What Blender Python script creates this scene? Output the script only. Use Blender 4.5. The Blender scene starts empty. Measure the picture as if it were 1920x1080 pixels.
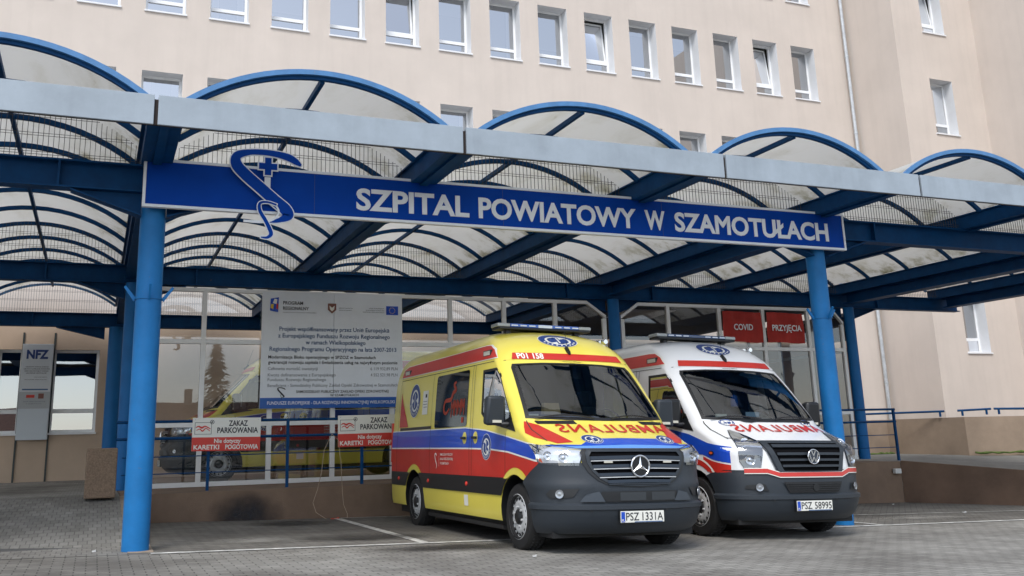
import bpy, bmesh, math, random
from mathutils import Vector, Matrix, noise
from bpy_extras import mesh_utils
R = math.radians
SC = bpy.context.scene
COL = SC.collection
random.seed(7)

# ------------------------------------------------------------------ camera
cam_d = bpy.data.cameras.new('camera'); cam = bpy.data.objects.new('camera', cam_d); COL.objects.link(cam)
PI_, YA_, RO_ = .2288, .3921, -.0283
Fv = Vector((math.sin(YA_)*math.cos(PI_), math.cos(YA_)*math.cos(PI_), math.sin(PI_)))
r0 = Vector((math.cos(YA_), -math.sin(YA_), 0)); u0 = r0.cross(Fv)
Rv = math.cos(RO_)*r0 + math.sin(RO_)*u0; Uv = Rv.cross(Fv)
cam.matrix_world = Matrix(((Rv.x, Uv.x, -Fv.x, 0), (Rv.y, Uv.y, -Fv.y, 0), (Rv.z, Uv.z, -Fv.z, 0), (0, 0, 0, 1)))
cam_d.sensor_width = 36; cam_d.lens = 1768.9/1920*36
cam_d.shift_x = (960-913.9)/1920; cam_d.shift_y = -(540-417.2)/1920
cam_d.clip_end = 2000; cam_d.clip_start = .05
SC.camera = cam

# ------------------------------------------------------------------ light
SUN_EL, SUN_AZ = 50, 214          # overcast day; azimuth measured from +Y clockwise
w = bpy.data.worlds.new("World"); SC.world = w; w.use_nodes = True
nt = w.node_tree; bg = nt.nodes['Background']
sky = nt.nodes.new('ShaderNodeTexSky'); sky.sky_type = 'NISHITA'; sky.sun_disc = False
sky.sun_elevation = R(SUN_EL); sky.sun_rotation = R(SUN_AZ); sky.air_density = 1.0; sky.dust_density = .7; sky.ozone_density = 2.5
hs = nt.nodes.new('ShaderNodeHueSaturation'); hs.inputs['Saturation'].default_value = .48      # thin cloud: a paler sky
nt.links.new(sky.outputs[0], hs.inputs['Color']); nt.links.new(hs.outputs[0], bg.inputs[0]); bg.inputs[1].default_value = .15
sd = bpy.data.lights.new('sun', 'SUN'); sd.energy = 1.45; sd.angle = R(22); sd.color = (1, .96, .90)
so = bpy.data.objects.new('sun', sd); COL.objects.link(so)
az, el = R(SUN_AZ), R(SUN_EL)
sdir = Vector((math.sin(az)*math.cos(el), math.cos(az)*math.cos(el), math.sin(el)))
so.rotation_euler = sdir.to_track_quat('Z', 'Y').to_euler(); so.location = (0, -20, 30)
SC.view_settings.view_transform = 'Standard'; SC.view_settings.look = 'None'
SC.view_settings.gamma = 1; SC.view_settings.exposure = 0.70
SC.cycles.max_bounces = 10; SC.cycles.transparent_max_bounces = 16; SC.cycles.use_denoising = True
SC.cycles.caustics_reflective = False; SC.cycles.caustics_refractive = False

# ------------------------------------------------------------------ materials
MATS = {}
def mat(name, col, rough=.6, metal=0., spec=.5, var=0., vscale=3., bump=0., bscale=40., coat=0., var2=None, speck=None, streak=0.):
    if name in MATS: return MATS[name]
    m = bpy.data.materials.new(name); m.use_nodes = True; t = m.node_tree; b = t.nodes['Principled BSDF']
    b.inputs['Base Color'].default_value = (*col, 1); b.inputs['Roughness'].default_value = rough
    b.inputs['Metallic'].default_value = metal; b.inputs['Specular IOR Level'].default_value = spec
    if coat: b.inputs['Coat Weight'].default_value = coat; b.inputs['Coat Roughness'].default_value = .05
    tc = t.nodes.new('ShaderNodeTexCoord')
    if var:
        n = t.nodes.new('ShaderNodeTexNoise'); n.inputs['Scale'].default_value = vscale; n.inputs['Detail'].default_value = 6
        n.inputs['Roughness'].default_value = .65
        t.links.new(tc.outputs['Object'], n.inputs[0])
        r = t.nodes.new('ShaderNodeMapRange'); r.inputs[1].default_value = .3; r.inputs[2].default_value = .7
        t.links.new(n.outputs[0], r.inputs[0])
        mx = t.nodes.new('ShaderNodeMix'); mx.data_type = 'RGBA'
        a = var2 or tuple(c*(1-var) for c in col)
        mx.inputs[6].default_value = (*a, 1); mx.inputs[7].default_value = (*(min(1, c*(1+var*.5)) for c in col), 1)
        t.links.new(r.outputs[0], mx.inputs[0]); t.links.new(mx.outputs[2], b.inputs['Base Color'])
    if bump:
        n2 = t.nodes.new('ShaderNodeTexNoise'); n2.inputs['Scale'].default_value = bscale; n2.inputs['Detail'].default_value = 4
        t.links.new(tc.outputs['Object'], n2.inputs[0])
        bp = t.nodes.new('ShaderNodeBump'); bp.inputs['Strength'].default_value = bump; bp.inputs['Distance'].default_value = .01
        t.links.new(n2.outputs[0], bp.inputs['Height']); t.links.new(bp.outputs[0], b.inputs['Normal'])
    def mul(colsock, facsock, lo, hi, inv=False):
        r_ = t.nodes.new('ShaderNodeMapRange'); r_.inputs[1].default_value = lo; r_.inputs[2].default_value = hi
        t.links.new(facsock, r_.inputs[0]); return r_
    if streak or speck:
        src = b.inputs['Base Color'].links[0].from_socket if b.inputs['Base Color'].links else None
        if src is None:
            rgb = t.nodes.new('ShaderNodeRGB'); rgb.outputs[0].default_value = (*col, 1); src = rgb.outputs[0]
        if streak:
            mp = t.nodes.new('ShaderNodeMapping'); mp.inputs['Scale'].default_value = (3.5, 3.5, .22); t.links.new(tc.outputs['Object'], mp.inputs[0])
            n_ = t.nodes.new('ShaderNodeTexNoise'); n_.inputs['Scale'].default_value = 1.; n_.inputs['Detail'].default_value = 7; n_.inputs['Roughness'].default_value = .6; t.links.new(mp.outputs[0], n_.inputs[0])
            r_ = mul(None, n_.outputs[0], .38, .52)
            mx = t.nodes.new('ShaderNodeMix'); mx.data_type = 'RGBA'; mx.blend_type = 'MULTIPLY'
            k_ = t.nodes.new('ShaderNodeMapRange'); k_.inputs[3].default_value = 1-streak; k_.inputs[4].default_value = 1.; t.links.new(r_.outputs[0], k_.inputs[0])
            mx.inputs[0].default_value = 1; t.links.new(src, mx.inputs[6]); t.links.new(k_.outputs[0], mx.inputs[7]); src = mx.outputs[2]
        if speck:
            n_ = t.nodes.new('ShaderNodeTexNoise'); n_.inputs['Scale'].default_value = 14; n_.inputs['Detail'].default_value = 8; n_.inputs['Roughness'].default_value = .7; t.links.new(tc.outputs['Object'], n_.inputs[0])
            r_ = mul(None, n_.outputs[0], .66, .72)
            mx = t.nodes.new('ShaderNodeMix'); mx.data_type = 'RGBA'; mx.inputs[7].default_value = (*speck, 1)
            t.links.new(r_.outputs[0], mx.inputs[0]); t.links.new(src, mx.inputs[6]); src = mx.outputs[2]
        t.links.new(src, b.inputs['Base Color'])
    MATS[name] = m; return m

def glass(name, tint=(.9, .93, .93), alpha=.75, rough=.02, wave=.0):
    """architectural glass: transparent through, fresnel reflection on top"""
    m = bpy.data.materials.new(name); m.use_nodes = True; t = m.node_tree; t.nodes.clear()
    o = t.nodes.new('ShaderNodeOutputMaterial'); tr = t.nodes.new('ShaderNodeBsdfTransparent'); gl = t.nodes.new('ShaderNodeBsdfGlossy')
    fr = t.nodes.new('ShaderNodeFresnel'); fr.inputs[0].default_value = 1.5
    tc = t.nodes.new('ShaderNodeTexCoord'); n = t.nodes.new('ShaderNodeTexNoise'); n.inputs['Scale'].default_value = 1.1; n.inputs['Detail'].default_value = 1
    bp = t.nodes.new('ShaderNodeBump'); bp.inputs['Strength'].default_value = wave; bp.inputs['Distance'].default_value = .02
    t.links.new(tc.outputs['Object'], n.inputs[0]); t.links.new(n.outputs[0], bp.inputs['Height']); t.links.new(bp.outputs[0], gl.inputs['Normal'])
    mp = t.nodes.new('ShaderNodeMapRange'); mp.inputs[1].default_value = 0; mp.inputs[2].default_value = 1
    mp.inputs[3].default_value = 1-alpha; mp.inputs[4].default_value = 1.
    tr.inputs[0].default_value = (*tint, 1); gl.inputs['Color'].default_value = (.95, .97, 1, 1); gl.inputs['Roughness'].default_value = rough
    mx = t.nodes.new('ShaderNodeMixShader')
    t.links.new(fr.outputs[0], mp.inputs[0]); t.links.new(mp.outputs[0], mx.inputs[0]); t.links.new(tr.outputs[0], mx.inputs[1]); t.links.new(gl.outputs[0], mx.inputs[2])
    t.links.new(mx.outputs[0], o.inputs[0]); return m

def sheet_mat():
    """dirty translucent polycarbonate"""
    m = bpy.data.materials.new('polycarbonate'); m.use_nodes = True; t = m.node_tree; t.nodes.clear()
    o = t.nodes.new('ShaderNodeOutputMaterial'); d = t.nodes.new('ShaderNodeBsdfDiffuse'); tl = t.nodes.new('ShaderNodeBsdfTranslucent')
    tr = t.nodes.new('ShaderNodeBsdfTransparent')
    tc = t.nodes.new('ShaderNodeTexCoord'); mpn = t.nodes.new('ShaderNodeMapping'); mpn.inputs['Scale'].default_value = (1.6, .55, 2.2)
    n = t.nodes.new('ShaderNodeTexNoise'); n.inputs['Scale'].default_value = 1.5; n.inputs['Detail'].default_value = 9; n.inputs['Roughness'].default_value = .68
    n.inputs['Distortion'].default_value = .25
    t.links.new(tc.outputs['Object'], mpn.inputs[0]); t.links.new(mpn.outputs[0], n.inputs[0])
    cr = t.nodes.new('ShaderNodeValToRGB'); e = cr.color_ramp.elements
    e[0].position = .22; e[0].color = (.42, .38, .27, 1); e[1].position = .50; e[1].color = (.86, .855, .83, 1)
    x = cr.color_ramp.elements.new(.36); x.color = (.80, .79, .75, 1)
    t.links.new(n.outputs[0], cr.inputs[0])
    # algae and silt gathered along the low edges of each vault
    sx = t.nodes.new('ShaderNodeSeparateXYZ'); t.links.new(tc.outputs['Object'], sx.inputs[0])
    lo_ = t.nodes.new('ShaderNodeMapRange'); lo_.inputs[1].default_value = 3.84; lo_.inputs[2].default_value = 3.50; t.links.new(sx.outputs['Z'], lo_.inputs[0])
    n2 = t.nodes.new('ShaderNodeTexNoise'); n2.inputs['Scale'].default_value = 2.6; n2.inputs['Detail'].default_value = 8; n2.inputs['Roughness'].default_value = .7; t.links.new(tc.outputs['Object'], n2.inputs[0])
    r2 = t.nodes.new('ShaderNodeMapRange'); r2.inputs[1].default_value = .50; r2.inputs[2].default_value = .66; r2.inputs[4].default_value = .75; t.links.new(n2.outputs[0], r2.inputs[0])
    mm = t.nodes.new('ShaderNodeMath'); mm.operation = 'MULTIPLY'; t.links.new(lo_.outputs[0], mm.inputs[0]); t.links.new(r2.outputs[0], mm.inputs[1])
    mxd = t.nodes.new('ShaderNodeMix'); mxd.data_type = 'RGBA'; mxd.inputs[7].default_value = (.30, .27, .12, 1)
    t.links.new(mm.outputs[0], mxd.inputs[0]); t.links.new(cr.outputs[0], mxd.inputs[6]); t.links.new(mxd.outputs[2], d.inputs[0]); t.links.new(mxd.outputs[2], tl.inputs[0])
    m1 = t.nodes.new('ShaderNodeMixShader'); m1.inputs[0].default_value = .64
    t.links.new(d.outputs[0], m1.inputs[1]); t.links.new(tl.outputs[0], m1.inputs[2])
    t.links.new(m1.outputs[0], o.inputs[0]); return m

def paver_mat(name, base, sx=.2, sy=.1, rot=0, dark=.36):
    m = bpy.data.materials.new(name); m.use_nodes = True; t = m.node_tree; b = t.nodes['Principled BSDF']
    tc = t.nodes.new('ShaderNodeTexCoord'); mp = t.nodes.new('ShaderNodeMapping'); mp.inputs['Rotation'].default_value = (0, 0, rot)
    t.links.new(tc.outputs['Object'], mp.inputs[0])
    br = t.nodes.new('ShaderNodeTexBrick'); br.inputs['Scale'].default_value = 1; br.inputs['Brick Width'].default_value = sx; br.inputs['Row Height'].default_value = sy
    br.inputs['Mortar Size'].default_value = .008; br.inputs['Mortar Smooth'].default_value = .6; br.inputs['Bias'].default_value = 0
    br.inputs['Color1'].default_value = (*(c*.86 for c in base), 1); br.inputs['Color2'].default_value = (*(c*1.12 for c in base), 1)
    br.inputs['Mortar'].default_value = (*(c*dark for c in base), 1)
    t.links.new(mp.outputs[0], br.inputs[0])
    n = t.nodes.new('ShaderNodeTexNoise'); n.inputs['Scale'].default_value = .55; n.inputs['Detail'].default_value = 8; n.inputs['Roughness'].default_value = .65
    t.links.new(tc.outputs['Object'], n.inputs[0])
    cr = t.nodes.new('ShaderNodeValToRGB'); e = cr.color_ramp.elements; e[0].position = .33; e[0].color = (.52, .50, .48, 1); e[1].position = .6; e[1].color = (1.08, 1.07, 1.04, 1)
    t.links.new(n.outputs[0], cr.inputs[0])
    n3 = t.nodes.new('ShaderNodeTexNoise'); n3.inputs['Scale'].default_value = 60; n3.inputs['Detail'].default_value = 3
    t.links.new(tc.outputs['Object'], n3.inputs[0])
    r3 = t.nodes.new('ShaderNodeMapRange'); r3.inputs[3].default_value = .8; r3.inputs[4].default_value = 1.2; t.links.new(n3.outputs[0], r3.inputs[0])
    mx = t.nodes.new('ShaderNodeMix'); mx.data_type = 'RGBA'; mx.blend_type = 'MULTIPLY'; mx.inputs[0].default_value = 1
    t.links.new(br.outputs[0], mx.inputs[6]); t.links.new(cr.outputs[0], mx.inputs[7])
    mx2 = t.nodes.new('ShaderNodeMix'); mx2.data_type = 'RGBA'; mx2.blend_type = 'MULTIPLY'; mx2.inputs[0].default_value = 1
    t.links.new(mx.outputs[2], mx2.inputs[6]); t.links.new(r3.outputs[0], mx2.inputs[7])
    t.links.new(mx2.outputs[2], b.inputs['Base Color'])
    b.inputs['Roughness'].default_value = .85; b.inputs['Specular IOR Level'].default_value = .3
    bp = t.nodes.new('ShaderNodeBump'); bp.inputs['Strength'].default_value = .5; bp.inputs['Distance'].default_value = .006; bp.invert = True
    t.links.new(br.outputs['Fac'], bp.inputs['Height']); t.links.new(bp.outputs[0], b.inputs['Normal'])
    return m

def stain_mat(name, col, scale=2.2, edge=.5):
    """irregular stain: transparent where the noise is low"""
    m = bpy.data.materials.new(name); m.use_nodes = True; t = m.node_tree; b = t.nodes['Principled BSDF']; o = t.nodes['Material Output']
    b.inputs['Base Color'].default_value = (*col, 1); b.inputs['Roughness'].default_value = .7
    tc = t.nodes.new('ShaderNodeTexCoord'); n = t.nodes.new('ShaderNodeTexNoise'); n.inputs['Scale'].default_value = scale; n.inputs['Detail'].default_value = 8
    t.links.new(tc.outputs['Object'], n.inputs[0])
    g = t.nodes.new('ShaderNodeTexGradient'); g.gradient_type = 'SPHERICAL'; mp = t.nodes.new('ShaderNodeMapping'); mp.vector_type = 'POINT'
    mp.inputs['Location'].default_value = (-1, -1, 0); mp.inputs['Scale'].default_value = (2, 2, 0)
    t.links.new(tc.outputs['Generated'], mp.inputs[0]); t.links.new(mp.outputs[0], g.inputs[0])
    ad = t.nodes.new('ShaderNodeMath'); ad.operation = 'MULTIPLY'; t.links.new(g.outputs[0], ad.inputs[0]); t.links.new(n.outputs[0], ad.inputs[1])
    r = t.nodes.new('ShaderNodeMapRange'); r.inputs[1].default_value = .08; r.inputs[2].default_value = .45; r.inputs[4].default_value = edge
    t.links.new(ad.outputs[0], r.inputs[0])
    tr = t.nodes.new('ShaderNodeBsdfTransparent'); mx = t.nodes.new('ShaderNodeMixShader')
    t.links.new(r.outputs[0], mx.inputs[0]); t.links.new(tr.outputs[0], mx.inputs[1]); t.links.new(b.outputs[0], mx.inputs[2]); t.links.new(mx.outputs[0], o.inputs[0])
    return m

M_blue = mat('blue_steel', (.002, .05, .155), .55, spec=.15, var=.25, vscale=4, bump=.05, bscale=120, speck=(.10, .07, .05))
M_colb = mat('blue_column', (.010, .165, .44), .5, spec=.3, var=.16, vscale=3, bump=.12, bscale=160, speck=(.16, .10, .07))
M_trim = mat('light_blue_trim', (.075, .22, .46), .4, var=.2, vscale=8, speck=(.25, .22, .2))
M_fascia = mat('fascia_sheet', (.345, .40, .455), .45, var=.14, vscale=2.2, spec=.4, streak=.06)
M_poly = sheet_mat()
M_wire = mat('wire', (.05, .05, .05), .6)
M_wall = mat('plaster', (.63, .555, .495), .9, var=.07, vscale=.6, bump=.15, bscale=90, streak=.03)
M_wall_shade = mat('plaster_shaded', (.54, .415, .315), .9, var=.10, vscale=1.2, bump=.3, bscale=60)  # ground-floor plaster, its tone darkened for the shade under the canopy
M_plinth = mat('brown_plaster', (.205, .140, .098), .92, var=.25, vscale=1.5, bump=.5, bscale=70)
M_reveal = mat('reveal_white', (.80, .81, .83), .8, var=.05, vscale=2)
M_white = mat('white_frame', (.84, .85, .86), .45, var=.06, vscale=4)
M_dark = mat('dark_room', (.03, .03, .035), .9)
M_zinc = mat('zinc', (.55, .58, .60), .45, metal=.5, var=.2, vscale=6)
M_line = mat('road_paint', (.68, .68, .65), .8, var=.5, vscale=9, var2=(.22, .22, .21))
M_black = mat('black_rubber', (.012, .012, .013), .65, bump=.1, bscale=90)
M_plast = mat('grey_bumper', (.025, .032, .041), .48, bump=.12, bscale=300, spec=.45)
M_bplast = mat('black_plastic', (.012, .013, .015), .38)
M_yel = mat('yellow_paint', (.82, .70, .11), .28, coat=.6, var=.03, vscale=2)
M_wht = mat('white_paint', (.80, .81, .82), .28, coat=.6, var=.03, vscale=2)
M_red = mat('red_film', (.55, .028, .018), .38, coat=.2, var=.08, vscale=5)
M_bluef = mat('blue_film', (.008, .07, .50), .33, coat=.3, var=.06, vscale=5)
M_film = mat('white_film', (.78, .78, .72), .4)
M_navy = mat('navy_film', (.015, .05, .22), .4)
M_chrome = mat('chrome', (.75, .76, .78), .16, metal=1.)
M_silver = mat('silver_rim', (.55, .56, .57), .45, metal=.25, var=.2, vscale=9)
M_lens = mat('lamp_reflector', (.72, .74, .78), .15, metal=.35)
M_wsh = glass('car_glass', (.42, .48, .49), .86, .01)
M_side = glass('side_glass', (.30, .34, .35), .97, .01)
M_tint = glass('tinted_glass', (.12, .13, .14), .95, .01)
M_lensg = glass('lens_glass', (.93, .95, .97), .93, .02)
M_pane = glass('window_glass', (.92, .94, .94), .92, .01, .02)
M_panef = glass('facade_glass', (.35, .38, .40), .50, .01, .03)
M_nfz = glass('office_glass', (.25, .28, .32), .68, .01, .05)
M_colb_shade = mat('blue_column_shade', (.005, .13, .38), .5, spec=.3, var=.12, vscale=3)  # same column paint, darkened: the shade at the rear is in the colour
M_signb = mat('sign_blue', (.001, .052, .35), .6, spec=.1, var=.10, vscale=2)
M_letter = mat('sign_letter', (.80, .83, .87), .5, var=.05, vscale=4)
M_sred = mat('sign_red', (.62, .045, .03), .5, var=.08, vscale=5)
M_banner = mat('banner_red', (.42, .022, .015), .7, var=.2, vscale=3, bump=.4, bscale=5)
M_board = mat('board_white', (.76, .80, .86), .35, var=.06, vscale=1.5)
M_ink = mat('ink', (.02, .022, .03), .6)
M_inkb = mat('ink_blue', (.05, .11, .25), .6)
M_inkg = mat('ink_grey', (.20, .21, .24), .6)
M_orange = mat('orange_lamp', (.8, .12, .03), .25, coat=.5)
M_beacon = mat('beacon_blue', (.02, .10, .45), .12, coat=.8)
M_seat = mat('seat_fabric', (.055, .06, .075), .9)
M_cardb = mat('kraft', (.50, .36, .22), .8)
M_agg = mat('aggregate', (.25, .175, .12), .9, var=.45, vscale=55, bump=1., bscale=55)
M_cord = mat('cord', (.42, .33, .24), .7)
M_roof = mat('roof_tile', (.14, .06, .04), .8, var=.3, vscale=4)
M_leaf = mat('needles', (.03, .06, .025), .8, var=.5, vscale=5)
M_bark = mat('bark', (.10, .07, .05), .9)

# ------------------------------------------------------------------ builders
class MB:
    def __init__(s): s.b = bmesh.new()
    def box(s, x0, x1, y0, y1, z0, z1):
        v = [s.b.verts.new(p) for p in ((x0,y0,z0),(x1,y0,z0),(x1,y1,z0),(x0,y1,z0),(x0,y0,z1),(x1,y0,z1),(x1,y1,z1),(x0,y1,z1))]
        for f in ((0,3,2,1),(4,5,6,7),(0,1,5,4),(1,2,6,5),(2,3,7,6),(3,0,4,7)): s.b.faces.new([v[i] for i in f])
        return s
    def hexa(s, pts):
        v = [s.b.verts.new(p) for p in pts]
        for f in ((0,3,2,1),(4,5,6,7),(0,1,5,4),(1,2,6,5),(2,3,7,6),(3,0,4,7)): s.b.faces.new([v[i] for i in f])
        return s
    def prism(s, poly, vec):
        a = [s.b.verts.new(p) for p in poly]; c = [s.b.verts.new(Vector(p)+Vector(vec)) for p in poly]; n = len(poly)
        s.b.faces.new(a); s.b.faces.new(c[::-1])
        for i in range(n): s.b.faces.new([a[i], c[i], c[(i+1) % n], a[(i+1) % n]])
        return s
    def face(s, pts): s.b.faces.new([s.b.verts.new(p) for p in pts]); return s
    def tube(s, path, r, n=8, caps=True, rz=None):
        P = [Vector(p) for p in path]; rings = []
        rr = r if isinstance(r, (list, tuple)) else [r]*len(P)
        up = None
        for i, p in enumerate(P):
            d = (P[min(i+1, len(P)-1)]-P[max(i-1, 0)]).normalized()
            if up is None: up = Vector((0, 0, 1)) if abs(d.z) < .9 else Vector((1, 0, 0))
            a = d.cross(up).normalized(); b_ = a.cross(d).normalized(); up = b_
            off = math.pi/4 if n == 4 else 0
            rings.append([s.b.verts.new(p + a*math.cos(off+2*math.pi*k/n)*rr[i] + b_*math.sin(off+2*math.pi*k/n)*rr[i]) for k in range(n)])
        for i in range(len(rings)-1):
            for k in range(n): s.b.faces.new([rings[i][k], rings[i][(k+1) % n], rings[i+1][(k+1) % n], rings[i+1][k]])
        if caps: s.b.faces.new(rings[0][::-1]); s.b.faces.new(rings[-1])
        return s
    def lathe(s, prof, axis='z', n=32, c=(0, 0, 0), closed=False):
        """prof: list of (radius, height) along axis"""
        rings = []
        for rad, h in prof:
            ring = []
            for k in range(n):
                a = 2*math.pi*k/n; u, v = rad*math.cos(a), rad*math.sin(a)
                p = (u, v, h) if axis == 'z' else (h, u, v) if axis == 'x' else (u, h, v)
                ring.append(s.b.verts.new(Vector(p)+Vector(c)))
            rings.append(ring)
        for i in range(len(rings)-1):
            for k in range(n): s.b.faces.new([rings[i][k], rings[i][(k+1) % n], rings[i+1][(k+1) % n], rings[i+1][k]])
        if closed:
            for k in range(n): s.b.faces.new([rings[-1][k], rings[-1][(k+1) % n], rings[0][(k+1) % n], rings[0][k]])
        else: s.b.faces.new(rings[0][::-1]); s.b.faces.new(rings[-1])
        return s
    def build(s, name, m, parent=None, smooth=None, bevel=0, rec=True):
        if rec: bmesh.ops.recalc_face_normals(s.b, faces=s.b.faces)
        me = bpy.data.meshes.new(name); s.b.to_mesh(me); s.b.free()
        for mm in (m if isinstance(m, (list, tuple)) else [m]): me.materials.append(mm)
        if smooth is not None:
            me.polygons.foreach_set('use_smooth', [True]*len(me.polygons)); me.set_sharp_from_angle(angle=R(smooth))
        o = bpy.data.objects.new(name, me); COL.objects.link(o)
        if parent: o.parent = parent
        if bevel:
            md = o.modifiers.new('bevel', 'BEVEL'); md.width = bevel; md.segments = 2; md.limit_method = 'ANGLE'; md.angle_limit = R(40)
        return o

def tag(o, label=None, cat=None, group=None, kind=None):
    if label: o['label'] = label
    if cat: o['category'] = cat
    if group: o['group'] = group
    if kind: o['kind'] = kind
    return o
def thing(name, label, cat, loc=(0, 0, 0), rot=(0, 0, 0), group=None):
    o = bpy.data.objects.new(name, None); COL.objects.link(o); o.location = loc; o.rotation_euler = rot
    return tag(o, label, cat, group)
def copy_tree(o, parent=None):
    c = o.copy(); COL.objects.link(c); c.parent = parent
    for ch in list(o.children): copy_tree(ch, c)
    return c

CAP = [.7]
def text_bm(s, x0, x1, z0, z1=None, bold=.0, mirror=False, space=1.0, word=1.0, depth=0):
    """text as a flat bmesh in (a,b) fitted to x0..x1, z0..z1 (caps height)"""
    cu = bpy.data.curves.new('t', 'FONT'); cu.body = s; cu.size = 1; cu.offset = bold; cu.space_character = space; cu.space_word = word
    cu.fill_mode = 'BOTH'; cu.resolution_u = 3; cu.align_x = 'LEFT'
    o = bpy.data.objects.new('t', cu); COL.objects.link(o)
    dg = bpy.context.evaluated_depsgraph_get(); me = bpy.data.meshes.new_from_object(o.evaluated_get(dg))
    b = bmesh.new(); b.from_mesh(me)
    bpy.data.meshes.remove(me); bpy.data.objects.remove(o); bpy.data.curves.remove(cu)
    xs = [v.co.x for v in b.verts]; a0, a1 = min(xs), max(xs)
    cap = CAP[0]
    k = (x1-x0)/(a1-a0); kz = (z1-z0)/cap if z1 is not None else k
    for v in b.verts:
        x = (v.co.x-a0)*k
        v.co = Vector(((x1-x) if mirror else (x0+x), z0+v.co.y*kz, 0))
    return b

def put(b, fn):
    for v in b.verts: v.co = Vector(fn(v.co.x, v.co.y))
    return b
def wrap_obj(name, b, m, parent, rec=False):
    me = bpy.data.meshes.new(name); b.to_mesh(me); b.free(); me.materials.append(m)
    o = bpy.data.objects.new(name, me); COL.objects.link(o)
    if parent: o.parent = parent
    return o
def flat_text(name, lines, m, parent, y, fn=None, bold=.012):
    """lines: (text, x0, x1, z0, z1) all in the vertical plane at y; one mesh"""
    for ln in lines:
        b = text_bm(ln[0], ln[1], ln[2], ln[3], ln[4], bold)
        put(b, fn or (lambda a, c: (a, y, c)))
        wrap_obj(name, b, m, parent)
def merge(B, b):
    me = bpy.data.meshes.new('x'); b.to_mesh(me); b.free(); B.from_mesh(me); bpy.data.meshes.remove(me)
    return B
def cut_grid(b, step, lo, hi):
    for ax in (0, 1):
        k = lo[ax]+step
        while k < hi[ax]:
            co = Vector((k, 0, 0)) if ax == 0 else Vector((0, k, 0)); no = Vector((1, 0, 0)) if ax == 0 else Vector((0, 1, 0))
            bmesh.ops.bisect_plane(b, geom=b.verts[:]+b.edges[:]+b.faces[:], plane_co=co, plane_no=no)
            k += step
    return b
def poly_bm(*polys):
    b = bmesh.new()
    for P in polys:
        f = b.faces.new([b.verts.new((p[0], p[1], 0)) for p in P])
    return b
def circ(cx, cz, r, n=28, rz=None): return [(cx+r*math.cos(2*math.pi*k/n), cz+(rz or r)*math.sin(2*math.pi*k/n)) for k in range(n)]
def ring_bm(cx, cz, r1, r0_, n=32, rz=1.0):
    b = bmesh.new()
    a = [b.verts.new((cx+r1*math.cos(2*math.pi*k/n), cz+rz*r1*math.sin(2*math.pi*k/n), 0)) for k in range(n)]
    c = [b.verts.new((cx+r0_*math.cos(2*math.pi*k/n), cz+rz*r0_*math.sin(2*math.pi*k/n), 0)) for k in range(n)]
    for k in range(n): b.faces.new([a[k], a[(k+1) % n], c[(k+1) % n], c[k]])
    return b
def star_bm(cx, cz, r, rz=1.0):
    """six-barred star of life, one outline"""
    w_ = r*.2; P = []
    for k in range(6):
        a = math.pi/2+k*math.pi/3; d = Vector((math.cos(a), math.sin(a))); n = Vector((-d.y, d.x)); e = Vector((math.cos(a+math.pi/6), math.sin(a+math.pi/6)))
        for p in (d*r-n*w_, d*r+n*w_, e*2*w_): P.append((cx+p.x, cz+p.y*rz))
    return poly_bm(P)

_b = text_bm('H', 0, 1, 0, None, 0); CAP[0] = 1.0; _b.free()
_b = text_bm('HX', 0, 1, 0, 1, 0); _ys = [v.co.y for v in _b.verts]; CAP[0] = max(_ys)-0.0; _b.free()

def text3d(name, s_, x0, x1, z0, z1, y, m, parent, fat=.02, depth=.012):
    """raised sign letters: bevelled text fitted to x0..x1 and cap height z0..z1, standing proud of the plane y"""
    cu = bpy.data.curves.new('t', 'FONT'); cu.body = s_; cu.size = 1; cu.resolution_u = 4; cu.bevel_depth = fat; cu.bevel_resolution = 1; cu.extrude = .02
    o = bpy.data.objects.new('t', cu); COL.objects.link(o)
    me = bpy.data.meshes.new_from_object(o.evaluated_get(bpy.context.evaluated_depsgraph_get())); b = bmesh.new(); b.from_mesh(me)
    bpy.data.meshes.remove(me); bpy.data.objects.remove(o); bpy.data.curves.remove(cu)
    xs = [v.co.x for v in b.verts]; a0, a1 = min(xs), max(xs); zs = [v.co.z for v in b.verts]; d0, d1 = min(zs), max(zs)
    k = (x1-x0)/(a1-a0); kz = (z1-z0)/(CAP[0]+2*fat)
    for v in b.verts: v.co = Vector((x0+(v.co.x-a0)*k, y-(v.co.z-d0)/(d1-d0)*depth, z0+(v.co.y+fat)*kz))
    bmesh.ops.recalc_face_normals(b, faces=b.faces)
    return wrap_obj(name, b, m, parent)

# ------------------------------------------------------------------ ground
def gz(x, y): return -1.075 - .0278*x + .0043*y
def left_z(y):                               # the footpath left of the bays climbs to the building
    return gz(.4, y) if y < 12 else gz(.4, 12) + (-.62-gz(.4, 12))*min(1, (y-12)/3.6)
M_pave = paver_mat('pavers', (.29, .284, .267), .2, .1)
M_pave2 = paver_mat('pavers_path', (.255, .25, .238), .1, .2, dark=.6)
def sheet(name, fn, xs, ys, m, kind='structure'):
    b = bmesh.new(); V = [[b.verts.new((x, y, fn(x, y))) for x in xs] for y in ys]
    for j in range(len(ys)-1):
        for i in range(len(xs)-1): b.faces.new([V[j][i], V[j][i+1], V[j+1][i+1], V[j+1][i]])
    me = bpy.data.meshes.new(name); b.to_mesh(me); b.free(); me.materials.append(m)
    o = bpy.data.objects.new(name, me); COL.objects.link(o); o['kind'] = kind; return o
def far_z(x, y): 
    xx = max(-30, min(30, x)); return gz(xx, max(-30, min(16, y)))
sheet('ground', lambda x, y: far_z(x, y)-.004, [-400, -30, 0, 30, 400], [-400, -30, 0, 16, 400], mat('asphalt', (.09, .09, .09), .9, var=.2))
sheet('road_pavers', gz, [-30, .4, 30], [-12, 11.0], M_pave)
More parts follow.
